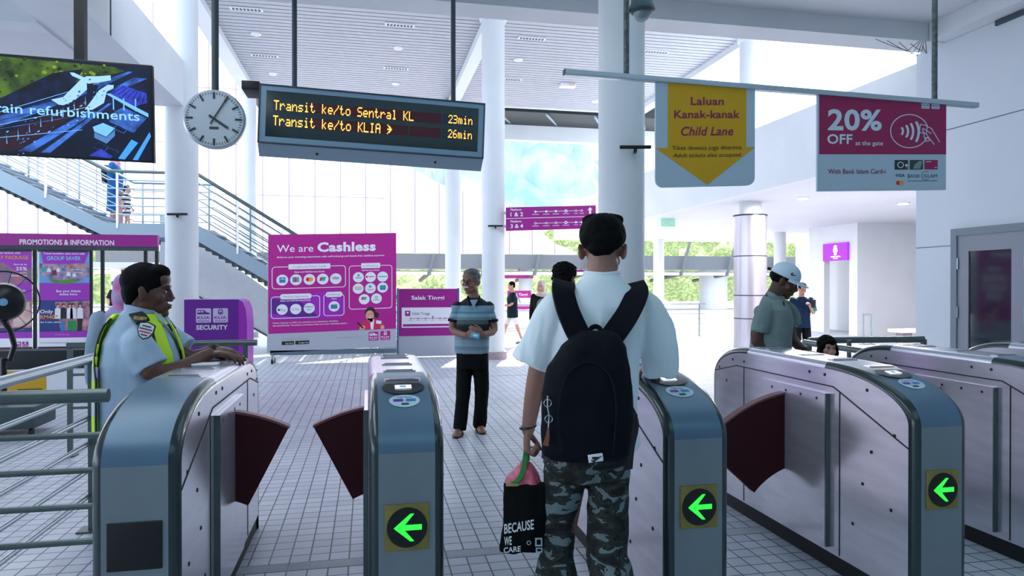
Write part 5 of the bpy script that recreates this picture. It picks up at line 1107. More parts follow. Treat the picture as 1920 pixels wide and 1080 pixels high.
class Fig:
    def __init__(s, name, label, px, d, cat='person', group=None, turn=0.0, zbase=0.0):
        s.d = d; s.r0 = (px - 960) * d / F; w = CAMP + VD * d + RD * s.r0; s.zb = zbase
        s.root = thing(name, label, cat, (w.x, w.y, zbase), -YAW, group)
    def J(s, px, py, dy=0.0):
        dd = s.d + dy; return Vector(((px - 960) * dd / F - s.r0, dy, CAMH - (py - HOR) * dd / F - s.zb))
    def head_matrix(s, c, psi, pitch, sc, roll=0): return Matrix.Translation(c) @ Matrix.Rotation(-R(psi), 4, 'Z') @ Matrix.Rotation(-R(pitch), 4, 'X') @ Matrix.Rotation(R(roll), 4, 'Y') @ Matrix.Diagonal((sc, sc, sc, 1))
    def head(s, mb, c, psi, pitch, sc=1.0, neck=None, roll=0, nr=.054, jaw=1.0, nose=1.0, ear=1.0):
        M = s.head_matrix(c, psi, pitch, sc, roll); s.hm = M; s.hs = sc
        def E(c, r, rot=None):
            q = MB(); q.ell(c, r, WHITE, 20, 12, rot); mb.add([M @ v for v in q.v], q.f, WHITE)
        def T(p, r):
            q = MB(); q.tube(p, r, WHITE, 10); mb.add([M @ v for v in q.v], q.f, WHITE)
        E((0, -.015, .035), (.073, .092, .082)); E((0, .018, -.018), (.064 * jaw, .068, .088)); E((0, .034, -.072), (.048 * jaw, .05, .034)); E((0, .07, -.1), (.024, .02, .019))
        for q in (-1, 1):
            E((q * .043, .05, -.028), (.024, .026, .026)); E((q * .047 * jaw, .002, -.062), (.015, .038, .028)); E((q * .012, .098 * nose, -.038), (.0095, .011, .009))
            E((q * .077 * ear, -.006, -.012), (.009, .02, .031), Matrix.Rotation(q * R(14 + 25 * (ear > 1)), 3, 'Z')); E((q * .083 * ear, -.014, .004), (.006, .014, .02), Matrix.Rotation(q * R(30 * (ear > 1)), 3, 'Z'))
            E((q * .032, .069, .0), (.018, .012, .011))
        E((0, .072, .024), (.052, .02, .014)); E((0, .062, .055), (.055, .03, .035)); T([(0, .086, .012), (0, .103 * nose, -.022), (0, .11 * nose, -.036)], [.0085, .0105, .0115]); E((0, .089, -.062), (.022, .011, .0065)); E((0, .087, -.074), (.019, .011, .0065)); E((0, .075, -.07), (.032, .016, .02))
        if neck is not None:
            a = M @ Vector((0, -.022, -.03)); b = Vector(neck); limb(mb, [a, (a * .5 + b * .5), b], [nr * sc, nr * sc * .98, nr * 1.15 * sc], 3)
    def face(s, skin, eye='#2a1a12', browc=None, lips=None, open_=1.0, brows=True):
        M = s.hm; BR = mat('brow ' + (browc or '#15100e'), browc or '#15100e', .8); EW = mat('eye white', '#c9c4c0', .3); IR = mat('iris dark', eye, .2); LP = mat('lips ' + (lips or '#8a4a44'), lips or '#8a4a44', .5)
        for q in (-1, 1):
            m = MB(); m.ell((q * .031, .0735, .0), (.0115, .0105, .0075 * open_), EW, 16, 10); m.ell((q * .031, .0815, .0), (.005, .0032, .0052 * open_), IR, 12, 8); m.tube([(q * .018, .0845, .0065), (q * .03, .087, .0105), (q * .044, .081, .006)], .0024, BR, 6); m.v = [M @ v for v in m.v]; obj('eye', m, s.root)
            if brows: m = MB(); m.tube([(q * .014, .0885, .020), (q * .03, .0875, .027), (q * .05, .0775, .021)], [.0032, .0042, .002], BR, 8); m.v = [M @ v for v in m.v]; obj('eyebrow', m, s.root)
        m = MB(); m.ell((0, .0975, -.0625), (.021, .0045, .0038), LP, 16, 8); m.ell((0, .096, -.0725), (.018, .0045, .0045), LP, 16, 8); m.v = [M @ v for v in m.v]; obj('mouth', m, s.root)
    def hair(s, mt, ells, voxel=.006, wr=((.005, (60, 60, 60)), (.004, (25, 25, 25))), name='hair', smooth=1, tubes=()):
        M = s.hm; mb = MB()
        for e in ells:
            q = MB(); q.ell(e[0], e[1], WHITE, 24, 14, e[2] if len(e) > 2 else None); mb.add([M @ v for v in q.v], q.f, WHITE)
        for p, r in tubes: q = MB(); q.tube(p, r, WHITE, 8); mb.add([M @ v for v in q.v], q.f, WHITE)
        return obj(name, remesh(mb, voxel, mt, smooth, wr), s.root, sharp=0)
    def body(s, mb, mt, voxel=.005, smooth=2): return obj('body', remesh(mb, voxel, mt, smooth), s.root)
    def cloth(s, mb, mt, name, voxel=.008, smooth=3, wr=((.006, (14, 14, 5)), (.003, (40, 40, 14))), fade=None): return obj(name, remesh(mb, voxel, mt, smooth, wr, fade=fade), s.root)
def sock(p, r): return (p, r)
def foot(mb, ank, f, s=1.0, L=.25):
    f = Vector(f).normalized(); a = Vector(ank); base = Vector((a.x, a.y, .0)); g = f.cross(Vector((0, 0, 1)))
    M = Matrix(((g.x, f.x, 0), (g.y, f.y, 0), (0, 0, 1)))
    mb.ell(base + f * .0 + UP * .045 * s, (.036 * s, .05 * s, .045 * s), WHITE, 14, 8, M); mb.ell(base + f * .075 * s + UP * .035 * s, (.042 * s, .085 * s, .035 * s), WHITE, 16, 8, M); mb.ell(base + f * .135 * s + UP * .024 * s, (.045 * s, .055 * s, .024 * s), WHITE, 16, 8, M)
def shoe(fig, ank, f, mt, sole, s=1.0):
    a = Vector(ank); mb = MB(); f = Vector(f).normalized(); g = f.cross(UP); M = Matrix(((g.x, f.x, 0), (g.y, f.y, 0), (0, 0, 1))); b = Vector((a.x, a.y, a.z - .085 * s))
    mb.ell(b + UP * .065 * s, (.042 * s, .058 * s, .05 * s), WHITE, 14, 8, M); mb.ell(b + f * .08 * s + UP * .045 * s, (.046 * s, .09 * s, .042 * s), WHITE, 16, 8, M); mb.ell(b + f * .14 * s + UP * .035 * s, (.047 * s, .06 * s, .032 * s), WHITE, 16, 8, M)
    o = obj('shoe', remesh(mb, .009, mt, 2), fig.root)
    m = MB(); pts = []
    for k in range(20):
        an = 2 * math.pi * k / 20; pts.append(b + f * (.06 * s + math.cos(an) * .14 * s) + g * (math.sin(an) * .05 * s) + UP * .001)
    m.prism(pts, UP * .024 * s, sole); obj('sole', m, o)
def pose(h=1.7, psi=180, stride=0.0, arms=None, bend=0):
    """standing/walking joints for height h facing psi (0 = away from the picture plane)"""
    k = h / 1.7; fw = Vector((math.sin(R(psi)), math.cos(R(psi)), 0)); rt = Vector((math.cos(R(psi)), -math.sin(R(psi)), 0))
    def P(x, y, z): return rt * x * k + fw * y * k + UP * z * k
    j = dict(fw=fw, rt=rt, k=k, head=P(0, .03 + bend, 1.585), neck=P(0, .0 + bend * .7, 1.41), hip=P(0, 0, .9), chest=P(0, .01 + bend * .5, 1.25))
    for q, n in ((-1, 'L'), (1, 'R')):
        st = stride * q
        j['sh' + n] = P(q * .185, 0 + bend * .6, 1.36); j['el' + n] = P(q * .23, -.03 - st * .3 + bend * .3, 1.08); j['wr' + n] = P(q * .24, .06 - st * .5, .85)
        j['hip' + n] = P(q * .09, 0, .88); j['kn' + n] = P(q * .1, .03 + st * .55, .48); j['an' + n] = P(q * .1, st, .085)
    if arms:
        for a, v in arms.items(): j[a] = P(*v)
    return j
def simple_person(label, px, d, j, skin, shirt, pants, hair=None, headpsi=180, pitch=8, sleeve=.85, legs='long', shoes=None, voxel=.011, hs=None, group=None, zbase=0, haircols=True, hem=.8, curl=40, shoe_s=1.0, bare_hair=False, kid=1.0, long_sleeve=False, shirt_ease=1.0, face=True):
    f = Fig('person', label, px, d, group=group, zbase=zbase); k = j['k']; hs = hs or k
    mb = MB(); f.head(mb, j['head'], headpsi, pitch, hs, j['neck'])
    rt, fw = j['rt'], j['fw']
    loft2(mb, [(j['hip'], rt, fw, .14 * k, .095 * k), (j['hip'].lerp(j['chest'], .5), rt, fw, .125 * k, .09 * k), (j['chest'], rt, fw, .15 * k, .1 * k), (j['neck'] - UP * .05 * k, rt, fw, .14 * k, .07 * k), (j['neck'], rt, fw, .05 * k, .05 * k)], 20)
    for n in 'LR':
        limb(mb, [j['sh' + n], j['el' + n], j['wr' + n]], [.045 * k, .038 * k, .026 * k], 4, 12)
        dr = (j['wr' + n] - j['el' + n]).normalized(); q = 1 if n == 'R' else -1
        hand(mb, j['wr' + n], dr, rt * -q + fw * .1, fw, k, (curl,) * 4)
        limb(mb, [j['hip' + n], j['kn' + n], j['an' + n]], [.075 * k, .052 * k, .037 * k], 4, 12)
        if not shoes: foot(mb, j['an' + n], fw, k)
    f.body(mb, skin, voxel)
    mb = MB(); e = shirt_ease
    hp = Vector(j['hip']); hp.z = hem * k
    loft2(mb, [(hp, rt, fw, .175 * k * e, .135 * k * e), (hp.lerp(j['chest'], .5), rt, fw, .165 * k * e, .125 * k * e), (j['chest'], rt, fw, .18 * k * e, .125 * k * e), (j['neck'] - UP * .05 * k, rt, fw, .16 * k * e, .09 * k), (j['neck'] + UP * .012 * k, rt, fw, .075 * k, .07 * k)], 24)
    for n in 'LR':
        mb.ell(j['sh' + n], (.06 * k * e,) * 3, WHITE, 12, 8)
        if long_sleeve: limb(mb, [j['sh' + n], j['el' + n], j['wr' + n]], [.062 * k, .052 * k, .042 * k], 4, 14)
        else:
            en = j['sh' + n].lerp(j['el' + n], sleeve); mb.tube([j['sh' + n] - (j['el' + n] - j['sh' + n]) * .08, j['sh' + n].lerp(en, .5), en], [.055 * k * e, .066 * k * e, .068 * k * e], WHITE, 14)
    f.cloth(mb, shirt, 'shirt', voxel)
    mb = MB(); fr = {'long': 1.0, 'short': .45}[legs]
    loft2(mb, [(j['hip'] - UP * .06 * k, rt, fw, .155 * k, .115 * k), (j['hip'] + UP * .06 * k, rt, fw, .15 * k, .108 * k)], 20)
    for n in 'LR':
        if legs == 'long': mb.tube(curve([j['hip' + n], j['kn' + n], j['an' + n] - UP * .01]), curve([.092 * k, .072 * k, .062 * k]), WHITE, 16)
        else: e_ = j['hip' + n].lerp(j['kn' + n], .85); mb.tube([j['hip' + n], e_], [.09 * k, .085 * k], WHITE, 16)
    f.cloth(mb, pants, 'trousers' if legs == 'long' else 'shorts', voxel)
    if shoes:
        for n in 'LR': shoe(f, j['an' + n], fw, shoes[0], shoes[1], k)
    if face: f.face(skin)
    if hair == 'short': f.hair(MATS['hair black'], [((0, -.022, .05), (.083, .097, .082)), ((0, -.05, -.005), (.068, .058, .06))], voxel * .8)
    elif hair: hair(f)
    return f
HAIRB = mat('hair black', '#08080a', .75, spec=.12)
SK_TAN = mat('skin tan', '#8f5f49', .5, noise_amt=.12, nscale=25); SK_BR = mat('skin brown', '#6a4030', .48, noise_amt=.14, nscale=25); SK_BRD = mat('skin deep brown', '#55362b', .48, noise_amt=.14, nscale=25)
X_, Y_, Z_ = Vector((1, 0, 0)), Vector((0, 1, 0)), UP

# ---- the backpacker in front
def backpacker():
    f = Fig('person', 'person in white oversized shirt and camouflage trousers seen from behind, wearing backpack', 1110, 2.75); J = f.J; px = 2.75 / F
    hc = J(1130, 469, .035); nb = J(1128, 528, 0); mb = MB(); f.head(mb, hc, 12, 16, 1.02, nb, nr=.056, ear=1.06)
    shL, shR = J(1052, 566), J(1205, 568); elL, wrL = J(1010, 695, .0), J(990, 806, .05); elR, wrR = J(1243, 668, .06), J(1222, 690, .33)
    hipL, hipR, knL, knR = J(1068, 870), J(1140, 872), J(1050, 1020, .05), J(1135, 1020, -.02); anL, anR = Vector((knL.x - .02, .0, .085)), Vector((knR.x + .02, -.06, .085))
    loft2(mb, [(J(1104, 870), X_, Y_, .15, .1), (J(1108, 760), X_, Y_, .13, .095), (J(1118, 640), X_, Y_, .16, .11), (J(1128, 565), X_, Y_, .15, .07), (nb, X_, Y_, .055, .055)])
    limb(mb, [shL, elL, wrL], [.05, .042, .027], 5); limb(mb, [shR, elR, wrR], [.05, .042, .027], 5)
    hand(mb, wrL, (-.05, .02, -1), (1, .1, 0), (0, 1, 0), 1.0, (62, 66, 68, 70), 1.0, .5)
    hand(mb, wrR, (.25, 1, -.18), (0, -.1, -1), (-1, .2, 0), 1.0, (18, 16, 18, 22), .8, .2)
    for h, k, a in ((hipL, knL, anL), (hipR, knR, anR)): limb(mb, [h, k, a], [.08, .058, .04], 5); foot(mb, a, (0, 1, 0))
    f.body(mb, mat('skin backpacker', '#9a6f60', .5, noise_amt=.1, nscale=25), .0048, 2)
    f.face(SKINL)
    # hair: full crown, clipped nape
    f.hair(HAIRB, [((0, -.02, .058), (.092, .108, .08)), ((0, -.06, .03), (.086, .06, .062)), ((0, .03, .085), (.07, .065, .05)), ((-.035, -.03, .112), (.045, .05, .025)), ((.03, -.02, .115), (.05, .05, .024)), ((0, -.07, -.012), (.058, .036, .036))], .005, ((.004, (26, 26, 14)), (.0022, (110, 110, 30))))
    # shirt
    SH = mat('white shirt', '#eaf5fa', .85, noise_amt=.03, nscale=5, sheen=.2, bump=.12, bscale=9); mb = MB()
    loft2(mb, [(J(1108, 838), X_, Y_, .195, .16), (J(1106, 770), X_, Y_, .185, .15), (J(1110, 700), X_, Y_, .183, .145), (J(1118, 630), X_, Y_, .187, .14), (J(1126, 575), X_, Y_, .185, .115), (J(1128, 540), X_, Y_, .12, .085), (J(1128, 526, .003), X_, Y_, .088, .078), (J(1128, 517, .008), X_, Y_, .072, .068), (J(1128, 511, .01), X_, Y_, .067, .064)], 48)
    hl = J(996, 684, 0); hr = J(1236, 690, .04)
    mb.tube(curve([J(1072, 556), J(1042, 585), J(1015, 640), hl]), curve([.05, .076, .083, .09]), WHITE, 20)
    mb.tube(curve([J(1188, 558), J(1218, 590, .0), J(1236, 650, .02), J(1237, 700, .05)]), curve([.05, .074, .078, .066]), WHITE, 20)
    f.cloth(mb, SH, 'shirt', .0075, 3, ((.016, (9, 9, 2.6)), (.009, (20, 20, 5)), (.003, (45, 45, 14))), (J(0, 600).z, J(0, 548).z))
    m = MB(); c = J(1128, 513, .01); m.tube([c + X_ * (.066 * math.cos(a)) + Y_ * (.063 * math.sin(a)) + UP * (.003 * math.cos(2 * a)) for a in [k * math.pi / 18 for k in range(36)]], .009, SH, 8, closed=True); obj('collar', m, f.root)
    # camouflage trousers
    m = bpy.data.materials.new('camouflage'); m.use_nodes = True; n = m.node_tree.nodes; l = m.node_tree.links; b = n['Principled BSDF']; b.inputs['Roughness'].default_value = .85
    tc = n.new('ShaderNodeTexCoord'); mp = n.new('ShaderNodeMapping'); mp.inputs['Scale'].default_value = (1, 1, 2.0); l.new(tc.outputs['Object'], mp.inputs[0]); t = n.new('ShaderNodeTexNoise'); t.inputs['Scale'].default_value = 12; t.inputs['Detail'].default_value = 4.0; t.inputs['Distortion'].default_value = .7; l.new(mp.outputs[0], t.inputs[0]); rp = n.new('ShaderNodeValToRGB'); rp.color_ramp.interpolation = 'CONSTANT'
    for i, (p, c) in enumerate(((0, '#0b0f10'), (.42, '#1d2424'), (.50, '#30352f'), (.535, '#12171a'), (.578, '#69797c'))):
        e = rp.color_ramp.elements[i] if i < 2 else rp.color_ramp.elements.new(p); e.position = p; e.color = (*lin(c), 1)
    l.new(t.outputs['Fac'], rp.inputs[0]); l.new(rp.outputs[0], b.inputs['Base Color'])
    mb = MB(); loft2(mb, [(J(1104, 893), X_, Y_, .165, .12), (J(1104, 850), X_, Y_, .168, .125), (J(1104, 800), X_, Y_, .15, .11)])
    mb.tube(curve([J(1062, 880), J(1047, 960, .02), J(1043, 1050, .04), Vector((anL.x, anL.y, .35)), Vector((anL.x, anL.y, .04))]), curve([.088, .074, .073, .084, .098]), WHITE, 20)
    mb.tube(curve([J(1142, 880), J(1140, 960, -.01), J(1138, 1050, -.02), Vector((anR.x, anR.y, .35)), Vector((anR.x, anR.y, .04))]), curve([.092, .08, .082, .092, .105]), WHITE, 20)
    f.cloth(mb, m, 'trousers', .009, 2, ((.011, (10, 10, 8)), (.005, (26, 26, 20))))
    for a in (anL, anR): shoe(f, a, (0, 1, 0), BLACK, PRW)
    # bracelet
    m = MB(); c = wrL + Vector((0, 0, .012)); m.tube([c + X_ * (.031 * math.cos(a)) + Y_ * (.029 * math.sin(a)) + UP * .006 * math.cos(a) for a in [k * math.pi / 10 for k in range(20)]], .0055, mat('bracelet', '#2a3634', .3, .6), 8, closed=True); obj('bracelet', m, f.root)
    # ---------- backpack (worn, so a thing of its own)
    t = thing('backpack', 'dark navy backpack with wide straps worn over the white shirt', 'backpack', f.root.location, -YAW); NV = mat('navy cloth', '#060c16', .8, noise_amt=.2, nscale=30, bump=.15, bscale=60); NV2 = mat('navy cloth pocket', '#081120', .75, bump=.15, bscale=60)
    mb = MB(); loft2(mb, [(J(1100, 862, -.235), X_, Y_, .13, .06), (J(1099, 850, -.24), X_, Y_, .158, .082), (J(1099, 800, -.245), X_, Y_, .166, .09), (J(1100, 740, -.245), X_, Y_, .165, .09), (J(1104, 690, -.235), X_, Y_, .15, .085), (J(1112, 650, -.215), X_, Y_, .12, .075), (J(1117, 630, -.2), X_, Y_, .09, .06), (J(1118, 620, -.19), X_, Y_, .06, .04)])
    obj('bag_body', remesh(mb, .008, NV, 3, ((.006, (12, 12, 8)), (.003, (30, 30, 20)))), t)
    m = MB(); q = [J(1052, 850, -.335), J(1048, 770, -.34), J(1060, 710, -.332), J(1085, 685, -.318), (J(1105, 680, -.313)), J(1130, 690, -.318), J(1148, 715, -.33), J(1156, 770, -.34), J(1150, 850, -.335)]; m.tube(curve(q), .0035, NV2, 6); m.ribbon(curve([J(1085, 663, -.292), J(1112, 660, -.288), J(1140, 668, -.29)]), .012, .003, UP, NV2); obj('zip', m, t)
    m = MB(); m.bbox((-.0, -.006, 0), (.052, .0, .028), PRW, .002, Matrix.Translation(J(1104, 868, -.325)) @ Matrix.Rotation(R(-8), 4, 'Y')); lb_ = obj('label', m, t)
    m = MB(); o = J(1104, 868, -.333); m.tube([o + Vector((.008, 0, .008)), o + Vector((.016, 0, .004)), o + Vector((.045, 0, .024))], [.0015, .004, .001], BLACK, 6); m.box(o + Vector((.012, 0, .012)), o + Vector((.035, .002, .02)), BLACK); obj('logo', m, lb_)
    for sgn, pts in ((-1, [(1058, 536, -.035), (1056, 548, -.09), (1066, 585, -.15), (1084, 625, -.185), (1096, 640, -.2)]), (1, [(1192, 540, -.03), (1194, 552, -.085), (1176, 590, -.15), (1150, 628, -.185), (1138, 645, -.2)])):
        m = MB(); P = [J(*p) for p in pts]; P = [P[0] + Y_ * .13 - UP * .05, P[0] + Y_ * .07 + UP * .012] + P; m.ribbon(curve(P), .086, .016, X_ * 1.0 + UP * (.25 * sgn), NV); obj('strap', m, t)
    m = MB(); m.tube(curve([J(1104, 628, -.19), J(1108, 616, -.17), J(1118, 612, -.165), J(1126, 618, -.17), J(1128, 630, -.19)]), .009, NV, 8); obj('grab_loop', m, t)
    m = MB(); m.ribbon(curve([J(1178, 760, -.2), J(1186, 775, -.19), J(1192, 800, -.17), J(1184, 840, -.17), J(1180, 880, -.17), J(1184, 815, -.2), J(1180, 790, -.22)]), .028, .004, Y_ * .5 + X_, BLACK); obj('side_strap', m, t)
    m = MB(); c = J(1188, 790, -.19); m.bbox(c - Vector((.012, .01, .03)), c + Vector((.014, .01, .03)), BLACK, .004); obj('buckle', m, t)
    k = thing('key_ring', 'metal rings with brown leather fob hanging on the backpack side', 'key ring', f.root.location, -YAW)
    for (x, y) in ((1027, 756), (1029, 786)):
        m = MB(); c = J(x, y, -.318); m.tube([c + X_ * .013 * math.cos(a) + UP * .013 * math.sin(a) for a in [i * math.pi / 9 for i in range(18)]], .0018, RAIL, 6, closed=True); obj('ring', m, k)
    m = MB(); m.tube([J(1027, 742, -.318), J(1027, 750, -.318), J(1027, 764, -.32), J(1030, 780, -.32), J(1029, 792, -.32), J(1028, 806, -.32)], .003, RAIL, 6); obj('chain', m, k)
    m = MB(); m.ribbon([J(1028, 802, -.32), J(1027, 818, -.322), J(1023, 836, -.325)], [.006, .013, .02], .006, X_, mat('brown leather', '#8a4a34', .5)); obj('leather_fob', m, k)
    # ---------- shopping bag and pink bag in his left hand
    H = J(986, 838, .07); t = thing('tote_bag', 'black cloth bag lettered BECAUSE WE CARE held by green handle', 'tote bag', f.root.location, -YAW); BK = mat('black tote cloth', '#07090b', .85, bump=.2, bscale=20)
    mb = MB(); rt_ = Vector((math.cos(R(-12)), math.sin(R(-12)) * 0 + .0, 0))
    rows = ((906, 945, 1032, .03), (930, 943, 1032, .045), (965, 944, 1030, .05), (1000, 939, 1026, .045), (1028, 936, 1018, .03), (1036, 937, 1014, .015))
    loft2(mb, [((J((a + b) / 2, y, .0)), X_, Y_, (b - a) / 2 * px, r) for y, a, b, r in rows], 32)
    obj('bag_body', remesh(mb, .006, BK, 2, ((.006, (18, 18, 10)), (.003, (40, 40, 25)))), t)
    GR = mat('green handle', '#1c8a3c', .5)
    m = MB(); m.ribbon(curve([J(958, 905, -.045), J(970, 902, -.03), J(980, 885, .0), J(986, 850, .05), H + UP * .01]), .02, .004, X_, GR); m.ribbon(curve([J(996, 908, .045), J(990, 885, .06), H + Vector((.004, .02, .01))]), .02, .004, X_, GR); obj('handle', m, t)
    c = Canvas(J(930, 900, -.062), (1, 0, 0), (0, 0, 1), px / 4.157, px / 4.157, (0, -1, 0), 42, 416); c.sh = 0
    LT = mat('tote letters', '#dfe4e6', .7)
    c.sh = .16; c.text('BECAUSE', 104, 828 + 9, LT, w=226, h=74, bold=.02); c.sh = .1; c.text('WE', 104, 917 + 6, LT, w=58, h=66, bold=.02); c.text('CARE', 100, 975 + 6, LT, w=130, h=42, bold=.02); c.sh = 0
    c.rect(340, 860, 395, 925, mat('tote print grey', '#9fb6c2', .7), 1); c.rect(346, 935, 396, 972, MATS['tote print grey'], 1); c.rect(352, 872, 384, 912, BK, 2); c.rect(356, 944, 386, 962, BK, 2); c.ring(292, 898, 14, 5, MATS['tote print grey'], 1)
    obj('lettering', c.mb, t)
    m = MB(); a = J(958, 911, -.02); m.box(a - Vector((.02, .01, .0)), a + Vector((.03, .012, .012)), mat('wheat packet', '#b9a060', .6)); obj('packet', m, t)
    mb = MB(); loft2(mb, [(J(986, 925, .02), X_, Y_, .06, .045), (J(981, 905, .02), X_, Y_, .076, .05), (J(981, 893, .03), X_, Y_, .066, .045), (J(984, 878, .04), X_, Y_, .042, .035), (J(987, 862, .06), X_, Y_, .012, .012)], 24)
    o = obj('plastic_bag', remesh(mb, .005, mat('pink plastic', '#e8718a', .25, trans=.15), 1, ((.006, (30, 30, 8)), (.003, (70, 70, 30)))), None); o.location = f.root.location; o.rotation_euler = (0, 0, -YAW); tag(o, 'pink plastic bag bulging out of the black cloth bag', 'plastic bag')
backpacker()

# ---- the guard
def guard():
    f = Fig('person', 'security guard in neon vest and pale shirt leaning his arms on the gate', 268, 3.5); J = f.J; u = 3.5 / F
    hc = J(278, 546, 0); nb = J(262, 612, .0); mb = MB(); f.head(mb, hc, 72, 2, 1.1, nb, nr=.064, jaw=1.08, nose=.955)
    fw = Vector((.985, .1, 0)).normalized(); ax = Vector((-.1, .985, 0)).normalized()
    shR, shL = J(256, 640, -.15), J(285, 628, .17); elR, wrR = J(298, 702, -.17), J(392, 664, .12); elL, wrL = J(350, 672, .2), J(402, 655, .32)
    loft2(mb, [(J(262, 800), ax, fw, .16, .13), (J(262, 720), ax, fw, .16, .14), (J(264, 660), ax, fw, .17, .14), (J(262, 625), ax, fw, .15, .09), (nb, ax, fw, .07, .07)])
    limb(mb, [shR, elR, wrR], [.06, .05, .031], 5); limb(mb, [shL, elL, wrL], [.058, .048, .031], 5)
    hand(mb, wrR, (.9, .32, -.06), (0, 0, -1), (.0, 1, 0), 1.12, (14, 20, 22, 24), .9, .35)
    hand(mb, wrL, (.98, .1, -.12), (0, 0, -1), (0, -1, 0), 1.1, (16, 16, 18, 22), .9, .3)
    hz = f.zb; hips = [J(262, 800, -.09), J(262, 800, .1)]
    for q, h in zip((-1, 1), hips): limb(mb, [h, Vector((h.x + .03, h.y, .46)), Vector((h.x, h.y, .085))], [.085, .06, .042]); foot(mb, Vector((h.x, h.y, .085)), fw)
    SKG = mat('skin guard', '#5f3b2e', .42, noise_amt=.16, nscale=22)
    f.body(mb, SKG, .0048, 2); f.face(SKG, lips='#6b3a36')
    f.hair(HAIRB, [((0, -.02, .048), (.084, .1, .084)), ((0, -.058, .0), (.076, .052, .075)), ((0, .035, .088), (.064, .055, .038)), ((.0, -.065, -.035), (.062, .035, .045)), ((.074, .005, .02), (.008, .014, .035)), ((-.074, .005, .02), (.008, .014, .035))], .005, ((.003, (26, 26, 16)), (.0016, (120, 120, 50))))
    # stubble on jaw
    SH = mat('guard shirt', '#a9c0d6', .8, noise_amt=.04, nscale=5, bump=.1, bscale=10); mb = MB()
    loft2(mb, [(J(258, 800), ax, fw, .185, .165), (J(260, 740), ax, fw, .19, .17), (J(263, 680), ax, fw, .2, .172), (J(262, 640), ax, fw, .195, .145), (J(260, 615), ax, fw, .17, .115), (J(260, 600), ax, fw, .14, .095), (J(262, 590), ax, fw, .1, .082), (J(264, 582), ax, fw, .08, .076)], 40)
    mb.tube(curve([J(262, 626, -.1), J(258, 648, -.16), J(284, 690, -.165)]), curve([.055, .076, .08]), WHITE, 20); mb.tube(curve([J(282, 622, .12), J(312, 634, .2), J(346, 656, .21)]), curve([.06, .078, .072]), WHITE, 20)
    f.cloth(mb, SH, 'shirt', .007, 3, ((.006, (10, 10, 6)), (.004, (26, 26, 14))))
    m = MB(); c = J(268, 583); Q = [c + fw * (.082 * math.cos(a)) + ax * (.078 * math.sin(a)) - UP * (.022 * math.cos(a)) for a in [k_ * math.pi / 16 + .3 for k_ in range(30)]]; m.ribbon(Q, .045, .007, UP, SH)
    for q_ in (-1, 1): m.prism([c + fw * .095 + ax * (q_ * .008) - UP * .03, c + fw * .075 + ax * (q_ * .06) + UP * .0, c + fw * .1 + ax * (q_ * .065) - UP * .045, c + fw * .118 + ax * (q_ * .03) - UP * .075], fw * .006, SH)
    obj('collar', m, f.root)
    # epaulettes and arm badge
    EP = mat('epaulette navy', '#0d1322', .7)
    m = MB(); ring = [J(254, 588, -.1), J(262, 594, -.14), J(268, 603, -.175)]; m.ribbon(ring, .06, .012, Vector((1, .1, .0)), EP); e = obj('epaulette', m, f.root)
    vs, fs, a0, a1, b0, b1 = textmesh('SECURITY', .03); A = J(250, 598, -.182); B = J(275, 601, -.192); dv = (B - A); up_ = Vector((-.1, .3, .9)).normalized(); m = MB(); m.add([A + dv * ((v[0] - a0) / (a1 - a0)) + up_ * (v[1] * .022) for v in vs], fs, mat('gold thread', '#c9a63a', .5)); obj('lettering', m, e)
    m = MB(); m.ribbon([J(306, 598, .06), J(318, 606, .09), J(326, 618, .1)], .05, .008, Y_, EP); obj('epaulette', m, f.root)
    c = J(274, 619, -.262); c2 = Vector((0, 0, 0)); nn = Vector((.15, -1, .12)).normalized(); ux = Vector((1, .15, -.28)).normalized(); uz = nn.cross(ux) * -1
    if uz.z < 0: uz = -uz
    m = MB(); shp = [(-.036, .03), (0, .04), (.036, .03), (.038, -.005), (.022, -.034), (0, -.046), (-.022, -.034), (-.038, -.005)]
    m.prism([c + ux * x + uz * z for x, z in shp], nn * .006, mat('badge rim', '#1c2430', .6)); m.prism([c + nn * .005 + ux * x * .86 + uz * z * .86 for x, z in shp], nn * .003, PRW); bd = obj('arm_badge', m, f.root)
    m = MB(); 
    for z, wd, mm in ((.018, .04, STAIRD), (.004, .056, STAIRD), (-.01, .05, RED), (-.024, .03, STAIRD)): p0 = c + nn * .009 + uz * z; m.prism([p0 - ux * wd / 2 - uz * .003, p0 + ux * wd / 2 - uz * .003, p0 + ux * wd / 2 + uz * .003, p0 - ux * wd / 2 + uz * .003], nn * .001, mm)
    obj('badge_print', m, bd)
    # neon vest: bands over each shoulder, back panel, reflective patches
    NE = mat('neon vest', '#c8f000', .6, emit=0.0); RF = mat('reflective grey', '#aeb8c4', .4, .2); BD = mat('vest binding', '#1b2a22', .7)
    # a shell round the torso, open at the sides for the arms
    ctr = [(800, 258, .185, .165), (770, 259, .188, .168), (740, 260, .19, .17), (722, 261, .193, .171), (705, 262, .197, .172), (680, 263, .2, .172), (662, 263, .2, .164), (640, 262, .195, .145), (628, 261, .182, .13), (613, 260, .168, .112), (600, 260, .14, .095), (593, 262, .11, .086)]
    N = 72; P = []; o1, o2 = .016, .024
    for o_ in (o1, o2):
        for py, pxx, rx, ry in ctr:
            c = J(pxx, py)
            for k_ in range(N):
                a = 2 * math.pi * k_ / N; ca, sa = math.cos(a), math.sin(a); e = .85
                P.append(c + ax * ((rx + o_) * math.copysign(abs(ca) ** e, ca)) + fw * ((ry + o_) * math.copysign(abs(sa) ** e, sa)) + UP * (o_ * .6 if py < 640 else 0))
    R_ = len(ctr); keepf = set(); lim = [.80, .80, .80, .80, .80, .78, .72, .66, .66, .72, .85, .95]
